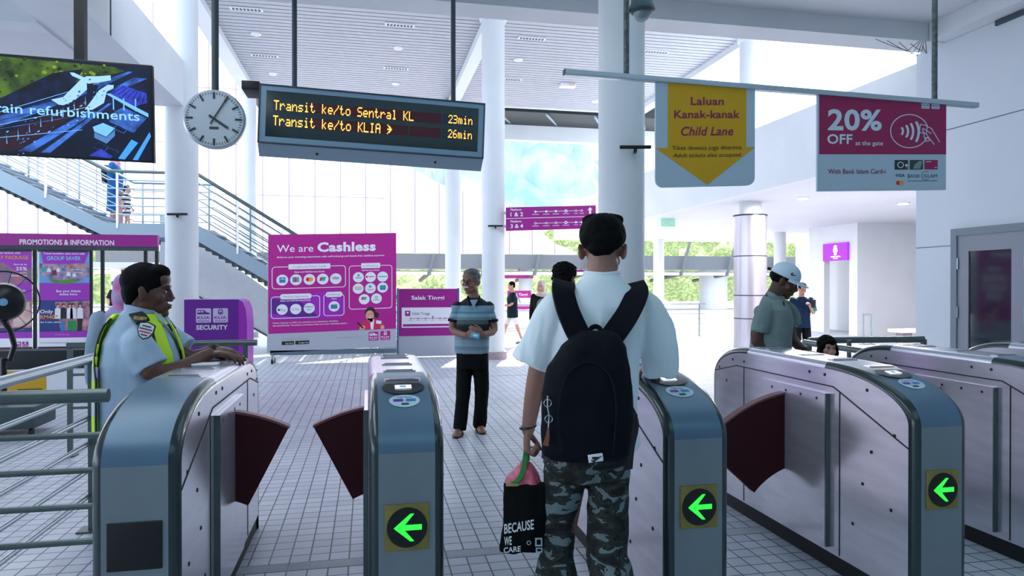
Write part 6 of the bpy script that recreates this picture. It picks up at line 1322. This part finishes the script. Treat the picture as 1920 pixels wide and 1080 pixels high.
    for i_ in range(R_ - 1):
        for k_ in range(N):
            ca = math.cos(2 * math.pi * (k_ + .5) / N); sa = math.sin(2 * math.pi * (k_ + .5) / N)
            if abs(ca) < lim[i_] and not (sa > 0 and (abs(ca) < .3 or abs(ca) > .74) and i_ < 9): keepf.add((i_, k_))
    m = MB(); grey = {1, 4}
    def idx(l_, i_, k_): return l_ * R_ * N + i_ * N + (k_ % N)
    fn, fg = [], []
    for (i_, k_) in keepf:
        L_ = fg if i_ in grey else fn
        L_.append((idx(1, i_, k_), idx(1, i_, k_ + 1), idx(1, i_ + 1, k_ + 1), idx(1, i_ + 1, k_))); L_.append((idx(0, i_, k_), idx(0, i_ + 1, k_), idx(0, i_ + 1, k_ + 1), idx(0, i_, k_ + 1)))
        for di, dk, e1, e2 in ((0, -1, (i_, k_), (i_ + 1, k_)), (0, 1, (i_ + 1, k_ + 1), (i_, k_ + 1)), (-1, 0, (i_, k_ + 1), (i_, k_)), (1, 0, (i_ + 1, k_), (i_ + 1, k_ + 1))):
            if (i_ + di, (k_ + dk) % N) not in keepf: L_.append((idx(0, *e1), idx(0, *e2), idx(1, *e2), idx(1, *e1)))
    m.add(P, fn, NE); m.add(P, fg, RF); v = obj('safety_vest', m, f.root)
    for sd_ in (-1, 1):
        for fr in (-1, 1):
            m = MB(); Q = []
            for i_ in range(R_ - 1):
                ks = [k_ for k_ in range(N) if (i_, k_) in keepf and math.cos(2 * math.pi * (k_ + .5) / N) * sd_ > 0 and math.sin(2 * math.pi * (k_ + .5) / N) * fr > 0]
                if ks: kk = max(ks, key=lambda q: abs(math.cos(2 * math.pi * (q + .5) / N))); kk2 = kk if abs(math.cos(2 * math.pi * kk / N)) > abs(math.cos(2 * math.pi * (kk + 1) / N)) else kk + 1; Q.append(P[idx(1, i_, kk2)])
            m.tube(Q, .0055, BD, 6); obj('binding', m, v)
    m = MB(); m.ribbon(curve([J(292, 605, -.05), J(312, 632, -.03), J(322, 660, -.02), J(326, 680, -.01)]), .014, .003, Y_, mat('lanyard blue', '#5aa9d6', .6)); obj('lanyard', m, f.root)
    mb = MB()
    for h in hips: mb.tube([h + UP * .08, Vector((h.x + .03, h.y, .46)), Vector((h.x, h.y, .05))], [.12, .085, .08], WHITE, 18)
    loft2(mb, [(J(262, 830), ax, fw, .17, .15), (J(260, 778), ax, fw, .17, .15)])
    f.cloth(mb, mat('dark trousers', '#12161c', .8), 'trousers', .01)
    for h in hips: shoe(f, Vector((h.x, h.y, .085)), fw, BLACK, BLACK)
    m = MB(); c = wrL.lerp(elL, .08); dr = (wrL - elL).normalized(); m.lathe(c, [(.036, -.012), (.038, 0), (.036, .012)], BLACK, 16, axis=dr); obj('wrist_watch', m, f.root)
    # phone under the hands
    p = J(424, 668, .27); t = thing('phone', 'black phone lying on the gate under the guard\'s hand', 'phone', f.root.location, -YAW); gz = GZ + .006 - f.zb
    m = MB(); m.bbox((p.x - .05, p.y - .03, gz + .002), (p.x + .08, p.y + .05, gz + .012), BLACK, .003); obj('case', m, t); m = MB(); m.box((p.x - .045, p.y - .026, gz + .012), (p.x + .075, p.y + .046, gz + .0125), GLASSD); obj('screen', m, t)
guard()

# ---- striped polo man
def striped():
    f = Fig('person', 'grey-haired man in striped polo and black trousers holding a blue card', 886, 6.96); J = f.J; u = 6.96 / F
    hc = J(883, 528, -.03); nb = J(888, 562); mb = MB(); f.head(mb, hc, 208, 3, 1.03, nb, nr=.055, nose=1.05)
    fw = Vector((-.12, -1, 0)).normalized(); ax = Vector((1, -.12, 0)).normalized()
    shR, shL = J(858, 577), J(916, 577); elR, wrR = J(849, 617, -.02), J(874, 628, -.2); elL, wrL = J(926, 618, -.02), J(905, 627, -.2)
    hips = (J(872, 672), J(900, 672)); kn = (J(868, 738, -.02), J(903, 735, .0)); an = (J(861, 806, -.05), J(899, 793, .12)); an[0].z = .085; an[1].z = .085
    loft2(mb, [(J(886, 680), ax, fw, .15, .1), (J(886, 640), ax, fw, .14, .11), (J(886, 600), ax, fw, .15, .11), (J(887, 570), ax, fw, .14, .07), (nb, ax, fw, .06, .06)])
    for s_, e, w_ in ((shR, elR, wrR), (shL, elL, wrL)): limb(mb, [s_, e, w_], [.046, .04, .027])
    hand(mb, wrR, (.9, -.35, .05), (0, 1, 0), (0, 0, 1), 1.0, (35, 38, 40, 42), 1, .5); hand(mb, wrL, (-.75, -.3, .35), (0, 1, 0), (0, 0, 1), 1.0, (22, 26, 30, 34), 1, .4)
    for h, k, a in zip(hips, kn, an): limb(mb, [h, k, a], [.08, .056, .04]); foot(mb, a, fw if a is an[0] else Vector((.25, -1, 0)), 1.0)
    f.body(mb, mat('skin striped man', '#8d6352', .5, noise_amt=.12, nscale=25), .0065, 2); f.face(None, browc='#4a4644')
    GH = mat('grey hair', '#6d7277', .7, noise_amt=.5, nscale=30)
    f.hair(GH, [((0, -.024, .05), (.08, .096, .08)), ((0, .03, .088), (.06, .05, .032)), ((0, -.058, -.005), (.07, .048, .06))], .007)
    M = f.hm; m = MB(); m.tube([(-.03, .098, -.052), (-.012, .108, -.046), (.012, .108, -.046), (.03, .098, -.052)], [.005, .0085, .0085, .005], mat('moustache white', '#d8dade', .8), 8); m.v = [M @ v for v in m.v]; obj('moustache', m, f.root)
    m = MB()
    for q in (-1, 1): m.tube([(q * .034 + .021 * math.cos(a), .1 - .006 * abs(math.cos(a)), .0 + .016 * math.sin(a)) for a in [i * math.pi / 8 for i in range(16)]], .0022, BLACK, 6, closed=True); m.tube([(q * .055, .097, .004), (q * .077, .05, .006), (q * .08, -.005, .004)], .002, BLACK, 6)
    m.tube([(-.013, .1, .003), (.013, .1, .003)], .002, BLACK, 6); m.v = [M @ v for v in m.v]; obj('glasses', m, f.root)
    # striped shirt: bands at fixed heights of the cloth
    sm = bpy.data.materials.new('striped polo'); sm.use_nodes = True; n = sm.node_tree.nodes; l = sm.node_tree.links; b = n['Principled BSDF']; b.inputs['Roughness'].default_value = .85; tc = n.new('ShaderNodeTexCoord'); sp = n.new('ShaderNodeSeparateXYZ'); l.new(tc.outputs['Object'], sp.inputs[0]); rg = n.new('ShaderNodeMapRange'); zlo, zhi = J(0, 665).z, J(0, 555).z; rg.inputs[1].default_value = zlo; rg.inputs[2].default_value = zhi; l.new(sp.outputs['Z'], rg.inputs[0]); rp = n.new('ShaderNodeValToRGB'); rp.color_ramp.interpolation = 'CONSTANT'; l.new(rg.outputs[0], rp.inputs[0]); l.new(rp.outputs[0], b.inputs['Base Color'])
    bands = ((663, '#7f97a6'), (655, '#6b8796'), (648, '#86a0ae'), (636, '#78909c'), (626, '#10161c'), (611, '#1b2429'), (607, '#4a5a60'), (599, '#69848c'), (594, '#7fa6b6'), (588, '#5f8294'), (584, '#7b9db2'), (573, '#1a2229'))
    for i, (py, c) in enumerate(bands):
        p = (J(0, py).z - zlo) / (zhi - zlo); e = rp.color_ramp.elements[i] if i < 2 else rp.color_ramp.elements.new(p); e.position = max(0, p); e.color = (*lin(c), 1)
    mb = MB(); loft2(mb, [(J(885, 662), ax, fw, .17, .13), (J(885, 640), ax, fw, .175, .14), (J(886, 605), ax, fw, .172, .135), (J(887, 580), ax, fw, .17, .11), (J(888, 566), ax, fw, .13, .085), (J(888, 558), ax, fw, .075, .07)])
    for q_ in (shR, shL): mb.ell(q_, (.066, .07, .062), WHITE, 16, 10)
    mb.tube([J(868, 571), J(858, 586), J(853, 600)], [.05, .062, .066], WHITE, 16); mb.tube([J(907, 571), J(916, 586), J(921, 600)], [.05, .062, .066], WHITE, 16)
    f.cloth(mb, sm, 'shirt', .008)
    for a, b_ in ((J(853, 599), J(852, 604)), (J(921, 599), J(921.5, 604))): m = MB(); m.tube([a, b_], [.069, .069], mat('polo dark', '#141b20', .8), 20); obj('cuff', m, f.root)
    m = MB(); m.ribbon(curve([J(880, 571, -.13), J(876, 560, -.07), J(882, 554, .05), J(892, 553, .07), J(900, 559, -.03), J(893, 571, -.12)]), .03, .008, UP, MATS['polo dark']); obj('collar', m, f.root)
    m = MB(); m.prism([J(881, 562, -.13), J(896, 562, -.13), J(888, 578, -.145)], Y_ * .01, mat('polo placket', '#8fa6b8', .8)); obj('placket', m, f.root)
    mb = MB(); loft2(mb, [(J(886, 690), ax, fw, .165, .125), (J(886, 655), ax, fw, .16, .12)])
    for h, k, a in zip(hips, kn, an): mb.tube(curve([h + UP * .03, k, Vector((a.x, a.y, .05))]), curve([.088, .072, .068]), WHITE, 16)
    f.cloth(mb, mat('black trousers', '#07090b', .85), 'trousers', .009)
    for a, d_ in zip(an, (fw, Vector((.25, -1, 0)).normalized())):
        m = MB(); g = d_.cross(UP); b0 = Vector((a.x, a.y, .0)); pts = [b0 + d_ * (.055 + .14 * math.cos(t)) + g * (.05 * math.sin(t)) for t in [i * math.pi / 12 for i in range(24)]]; m.prism(pts, UP * .018, BLACK); sd_ = obj('sandal', m, f.root)
        for o_ in (.04, .1): m = MB(); m.ribbon(curve([b0 + d_ * o_ - g * .05 + UP * .015, b0 + d_ * o_ + UP * (.085 if o_ < .08 else .062), b0 + d_ * o_ + g * .05 + UP * .015]), .028, .006, d_, BLACK); obj('strap', m, sd_)
    c = J(891, 629, -.275); t = thing('card', 'small blue card held by the man in the striped polo', 'card', f.root.location, -YAW); Mx = Matrix.Translation(c) @ Matrix.Rotation(R(12), 4, 'Y'); m = MB(); m.bbox((-.043, -.001, -.027), (.043, .001, .027), mat('card cyan', '#4fb4d8', .4), .0008, Mx); obj('card_face', m, t); m = MB(); m.box((-.02, -.0015, -.01), (.025, -.0011, .012), PRW, Mx); obj('print', m, t)
striped()

# ---- man in white cap
def capman():
    f = Fig('person', 'person in white cap and grey-green polo leaning on the gate end', 1458, 5.3); J = f.J; u = 5.3 / F
    hc = J(1471, 527, 0); nb = J(1448, 562); mb = MB(); f.head(mb, hc, 117, 26, 1.02, nb, nr=.058)
    fw = Vector((.93, -.35, 0)).normalized(); ax = Vector((.35, .93, 0)).normalized()
    shR, shL = J(1430, 585, -.12), J(1478, 582, .13); elR, wrR = J(1420, 640, -.1), J(1452, 663, -.12); elL, wrL = J(1484, 632, .12), J(1512, 661, -.02)
    loft2(mb, [(J(1448, 700), ax, fw, .15, .12), (J(1450, 640), ax, fw, .14, .12), (J(1452, 600), ax, fw, .15, .12), (J(1450, 572), ax, fw, .14, .08), (nb, ax, fw, .06, .06)])
    limb(mb, [shR, elR, wrR], [.055, .047, .03]); limb(mb, [shL, elL, wrL], [.052, .044, .029])
    hand(mb, wrR, (.9, -.3, -.1), (0, 0, -1), (0, 1, 0), 1, (20, 20, 22, 24)); hand(mb, wrL, (.6, -.7, -.1), (0, 0, -1), (-1, 0, 0), 1, (20, 20, 22, 24))
    hp = (J(1446, 715, -.09), J(1450, 715, .1))
    for h in hp: limb(mb, [h, Vector((h.x, h.y, .46)), Vector((h.x - .05, h.y, .085))], [.085, .06, .042]); foot(mb, Vector((h.x - .05, h.y, .085)), fw)
    f.body(mb, SK_BRD, .006, 2); f.face(SK_BRD, lips='#5a302c')
    f.hair(HAIRB, [((0, -.03, .02), (.078, .09, .07))], .008)
    M = f.hm; CP = mat('cap white', '#c3d6e6', .7); mb = MB(); q = MB(); q.ell((0, -.012, .05), (.091, .111, .092), WHITE, 28, 16); q.v = [v if v.z > .03 else Vector((v.x, v.y, .03)) for v in q.v]; mb.add([M @ v for v in q.v], q.f, WHITE); cp = obj('cap', remesh(mb, .006, CP, 2), f.root)
    m = MB(); pts = []; n = 14; vs = []
    for i in range(n + 1):
        a = math.pi * i / n; x = math.cos(a); y = math.sin(a)
        for rr_, z in ((.0, .045), (.09, .03)): vs.append(Vector((x * (.078 + rr_ * .1), .03 + y * (.055 + rr_), z - abs(x) * .012)))
    m.add([M @ v for v in vs] + [M @ (v - Vector((0, 0, .006))) for v in vs], [(2 * i, 2 * i + 1, 2 * i + 3, 2 * i + 2) for i in range(n)] + [(2 * i + 2 * n + 2, 2 * i + 2 * n + 4, 2 * i + 2 * n + 5, 2 * i + 2 * n + 3) for i in range(n)] + [(2 * i + 1, 2 * i + 2 * n + 3, 2 * i + 2 * n + 5, 2 * i + 3) for i in range(n)], CP); obj('brim', m, cp)
    m = MB(); P = [(.083, .035, .083), (.088, .028, .07), (.087, .042, .066), (.077, .062, .078)]; m.tube(curve([M @ Vector(p) for p in P], 5), curve([.003, .0055, .0045, .001], 5), BLACK, 6); obj('logo', m, cp)
    m = MB(); m.tube([M @ Vector((0, -.125, .04)), M @ Vector((0, -.15, .035))], .012, BLACK, 8); obj('strap', m, cp)
    PO = mat('polo grey green', '#7a8c8b', .8, noise_amt=.1, nscale=15); mb = MB()
    loft2(mb, [(J(1444, 668), ax, fw, .17, .155), (J(1446, 640), ax, fw, .165, .15), (J(1450, 605), ax, fw, .175, .15), (J(1452, 580), ax, fw, .17, .12), (J(1450, 564), ax, fw, .11, .09), (J(1452, 555), ax, fw, .075, .075)])
    for q_ in (shR, shL): mb.ell(q_, (.062, .066, .058), WHITE, 16, 10)
    mb.tube(curve([J(1440, 575, -.08), J(1432, 592, -.13), J(1425, 622, -.12)]), curve([.05, .064, .066]), WHITE, 18); mb.tube(curve([J(1470, 572, .1), J(1482, 590, .15), J(1487, 612, .14)]), curve([.055, .07, .07]), WHITE, 18)
    f.cloth(mb, PO, 'shirt', .0085); m = MB(); m.ribbon(curve([J(1441, 555, .07), J(1440, 550, -.03), J(1452, 556, -.09), J(1468, 570, -.09)]), .035, .008, UP, PO); m.ribbon(curve([J(1441, 555, .07), J(1458, 556, .06), J(1470, 570, -.04)]), .03, .008, UP, PO); obj('collar', m, f.root)
    m = MB(); m.ribbon([J(1469, 566, -.115), J(1471, 580, -.145), J(1470, 592, -.155)], .012, .004, X_, mat('placket dark', '#20292c', .8)); obj('placket', m, f.root)
    mb = MB()
    for h in hp: mb.tube([h + UP * .1, Vector((h.x, h.y, .46)), Vector((h.x - .05, h.y, .05))], [.12, .085, .075], WHITE, 16)
    loft2(mb, [(J(1446, 735), ax, fw, .165, .14), (J(1446, 672), ax, fw, .165, .15)]); f.cloth(mb, mat('navy trousers', '#1a2028', .8), 'trousers', .01)
    m = MB(); m.lathe(wrL.lerp(elL, .1), [(.033, -.012), (.035, 0), (.033, .012)], BLACK, 14, axis=(wrL - elL)); obj('wrist_watch', m, f.root)
    for h in hp: shoe(f, Vector((h.x - .05, h.y, .085)), fw, BLACK, PRW)
capman()

# ---- small girl behind the gates
j = pose(1.04, 180); f_ = simple_person('small girl with black bobbed hair peeking over the gate', 1550, 5.75, j, mat('skin girl', '#c99683', .5), mat('girl shirt', '#d9a6b4', .8), mat('girl trousers', '#33405a', .8), headpsi=180, pitch=2, hs=.8, hair=lambda f: f.hair(HAIRB, [((0, -.025, .045), (.094, .108, .094)), ((0, -.05, -.05), (.092, .07, .1)), ((.083, .01, -.04), (.022, .045, .085)), ((-.083, .01, -.04), (.022, .045, .085)), ((0, .06, .07), (.066, .04, .03))], .007), shoes=(PRW, PRW), voxel=.009)
# ---- man with phone in shorts
j = pose(1.52, 180, 0, arms={'elR': (.24, -.02, 1.08), 'wrR': (.2, .05, .92), 'elL': (-.22, .05, 1.1), 'wrL': (-.06, .24, 1.26)})
for n in 'LR': pass
def phone_extra(f, j): pass
f_ = simple_person('person in navy shirt and black shorts looking down at a phone', 1503, 12.6, dict(j), mat('skin phone man', '#c08672', .5), mat('navy sport shirt', '#152a48', .8), mat('black shorts', '#0c1016', .8), 'short', headpsi=180, pitch=25, legs='short', shoes=(BLACK, PRW))
m = MB(); p = j['wrL'] + Vector((.03, -.09, .03)); 
for n in 'LR': q = j['sh' + n].lerp(j['el' + n], .55); e = j['sh' + n].lerp(j['el' + n], .9); mm = MB(); mm.tube([q, e], [.07, .07], mat('teal sleeve', '#1f9a8c', .8), 16); obj('sleeve_band', mm, f_.root)
t = thing('phone', 'dark phone held up by the person in black shorts', 'phone', f_.root.location, -YAW); m.bbox(p - Vector((.04, .008, .07)), p + Vector((.04, .004, .07)), BLACK, .004, None); obj('case', m, t)
# ---- man walking in white shorts
j = pose(1.56, 262, .26, arms={'elL': (-.22, .05, 1.1), 'wrL': (-.15, .25, 1.05)})
f_ = simple_person('person in black shirt and white shorts walking with a bag strap', 961, 17.4, j, mat('skin walker', '#c98f7a', .5), mat('black shirt', '#10202a', .8), mat('white shorts', '#e6e2e0', .8), 'short', headpsi=262, legs='short', shoes=(mat('shoe grey', '#5a6068', .7), PRW), hem=.72, shirt_ease=1.15, voxel=.014)
m = MB(); m.ribbon(curve([j['neck'] + Vector((-.02, -.1, .02)), j['chest'] + Vector((.14, -.1, .02)), j['hip'] + Vector((.2, .05, .2))]), .04, .01, X_, GREYP); obj('bag_strap', m, f_.root)
# ---- woman in beige headscarf
def scarf(mt, back=1.0):
    def g(f):
        f.hair(mt, [((0, -.02, .035), (.092, .11, .1)), ((0, -.045, -.06), (.085, .085, .1)), ((.07, .02, -.05), (.03, .055, .09)), ((-.07, .02, -.05), (.03, .055, .09)), ((0, .02, -.15), (.09, .085, .06)), ((0, -.01, -.21), (.15, .11, .09)), ((0, .0, -.3), (.17, .12, .1))], .009, ((.006, (14, 14, 6)),), name='headscarf', smooth=6)
    return g
j = pose(1.56, 190, .05); simple_person('woman in beige headscarf and dark dress facing the gates', 1015, 14.4, j, mat('skin scarf woman', '#c9937c', .5), mat('dark floral dress', '#16181c', .8, noise_amt=.5, nscale=30), mat('dark skirt', '#16181c', .8), scarf(mat('beige scarf', '#c9b3ab', .8)), headpsi=200, long_sleeve=True, shoes=(BLACK, BLACK), voxel=.012)
# ---- curly black-haired man ahead of the backpacker
j = pose(1.66, 25, .1); simple_person('person with curly black hair walking ahead, hidden by the backpacker', 1057, 5.7, j, SK_TAN, mat('grey shirt ahead', '#7a828a', .8), mat('jeans ahead', '#26364a', .8), lambda f: f.hair(HAIRB, [((0, -.018, .05), (.092, .108, .086)), ((0, -.055, .0), (.084, .058, .07)), ((0, .04, .09), (.07, .06, .04))], .006, ((.012, (45, 45, 45)), (.006, (90, 90, 90)))), headpsi=35, pitch=6, hs=1.02, shoes=(BLACK, PRW), voxel=.008)
# ---- woman in tie-dye scarf behind the guard
TD = mat('tie dye scarf', '#7fb2d6', .8, c2='#d05a9a', nscale=5)
j = pose(1.56, 330, 0); simple_person('woman in blue and pink headscarf standing behind the guard', 234, 5.2, j, SK_TAN, mat('grey blue blouse', '#8fa2b4', .8), mat('skirt behind guard', '#38404c', .8), scarf(TD), headpsi=330, long_sleeve=True, shoes=(BLACK, BLACK), voxel=.009)
# ---- person in dark by the pink wall
j = pose(1.6, 90, .2); simple_person('small distant person in black against the pink wall', 214, 22, j, mat('skin far', '#c09080', .5), mat('far black shirt', '#15181c', .8), mat('far trousers', '#22262c', .8), 'short', headpsi=90, shoes=(BLACK, BLACK), voxel=.016)
# ---- woman and child on the stair landing
d0 = 15.9
j = pose(1.86, 75, .12, arms={'elR': (.24, -.03, 1.08), 'wrR': (.24, .12, .85)})
f_ = simple_person('woman in long blue dress and pink headscarf on the stair landing', 216, d0, j, mat('skin stairs', '#c08a78', .5), mat('blue dress', '#1f5f9c', .8), mat('pink trousers', '#c59aa0', .8), scarf(mat('pink scarf', '#d79aa8', .8)), headpsi=75, hem=.42, shirt_ease=1.12, long_sleeve=True, shoes=(mat('shoe brown', '#7a4a44', .7), BLACK), voxel=.014, zbase=LANDZ - .03)
t = thing('backpack', 'black backpack on the woman in blue on the landing', 'backpack', f_.root.location, -YAW); mb = MB(); c = j['chest'] - j['fw'] * .2; loft2(mb, [(c - UP * .28, j['rt'], j['fw'], .13, .07), (c, j['rt'], j['fw'], .15, .09), (c + UP * .14, j['rt'], j['fw'], .1, .06)]); obj('bag_body', remesh(mb, .014, BLACK, 2), t)
CS = bpy.data.materials.new('child stripes'); CS.use_nodes = True; n = CS.node_tree.nodes; l = CS.node_tree.links; wv = n.new('ShaderNodeTexWave'); wv.bands_direction = 'Z'; wv.inputs['Scale'].default_value = 3.2; tc = n.new('ShaderNodeTexCoord'); l.new(tc.outputs['Object'], wv.inputs[0]); rp = n.new('ShaderNodeValToRGB'); rp.color_ramp.interpolation = 'CONSTANT'; rp.color_ramp.elements[0].color = (.01, .012, .015, 1); rp.color_ramp.elements[1].position = .4; rp.color_ramp.elements[1].color = (.8, .8, .8, 1); l.new(wv.outputs['Fac'], rp.inputs[0]); l.new(rp.outputs[0], n['Principled BSDF'].inputs['Base Color'])
j = pose(1.0, 80, .12); simple_person('small child in black and white striped clothes on the landing', 238, d0 - .25, j, mat('skin child', '#c99a88', .5), CS, CS, 'short', headpsi=80, hs=.72, legs='short', hem=.6, shoes=(PRW, PRW), voxel=.011, zbase=LANDZ - .03)
# edge beam along the top of the right wall, with a dark strip painted in as the shadow gap under it
m = MB(); m.box((7.05, -9, 4.625), (7.29, 7.64, 4.849), WHITE); struct('ceiling_beam', m)
m = MB(); m.box((7.27, 1.0, 4.56), (7.299, 6.9, 4.62), STAIRD); struct('gap_shade_strip', m)
m = MB(); m.box((7.3, -9, 4.62), (7.5, 7.64, 4.849), WHITE2); struct('wall_right_top', m)
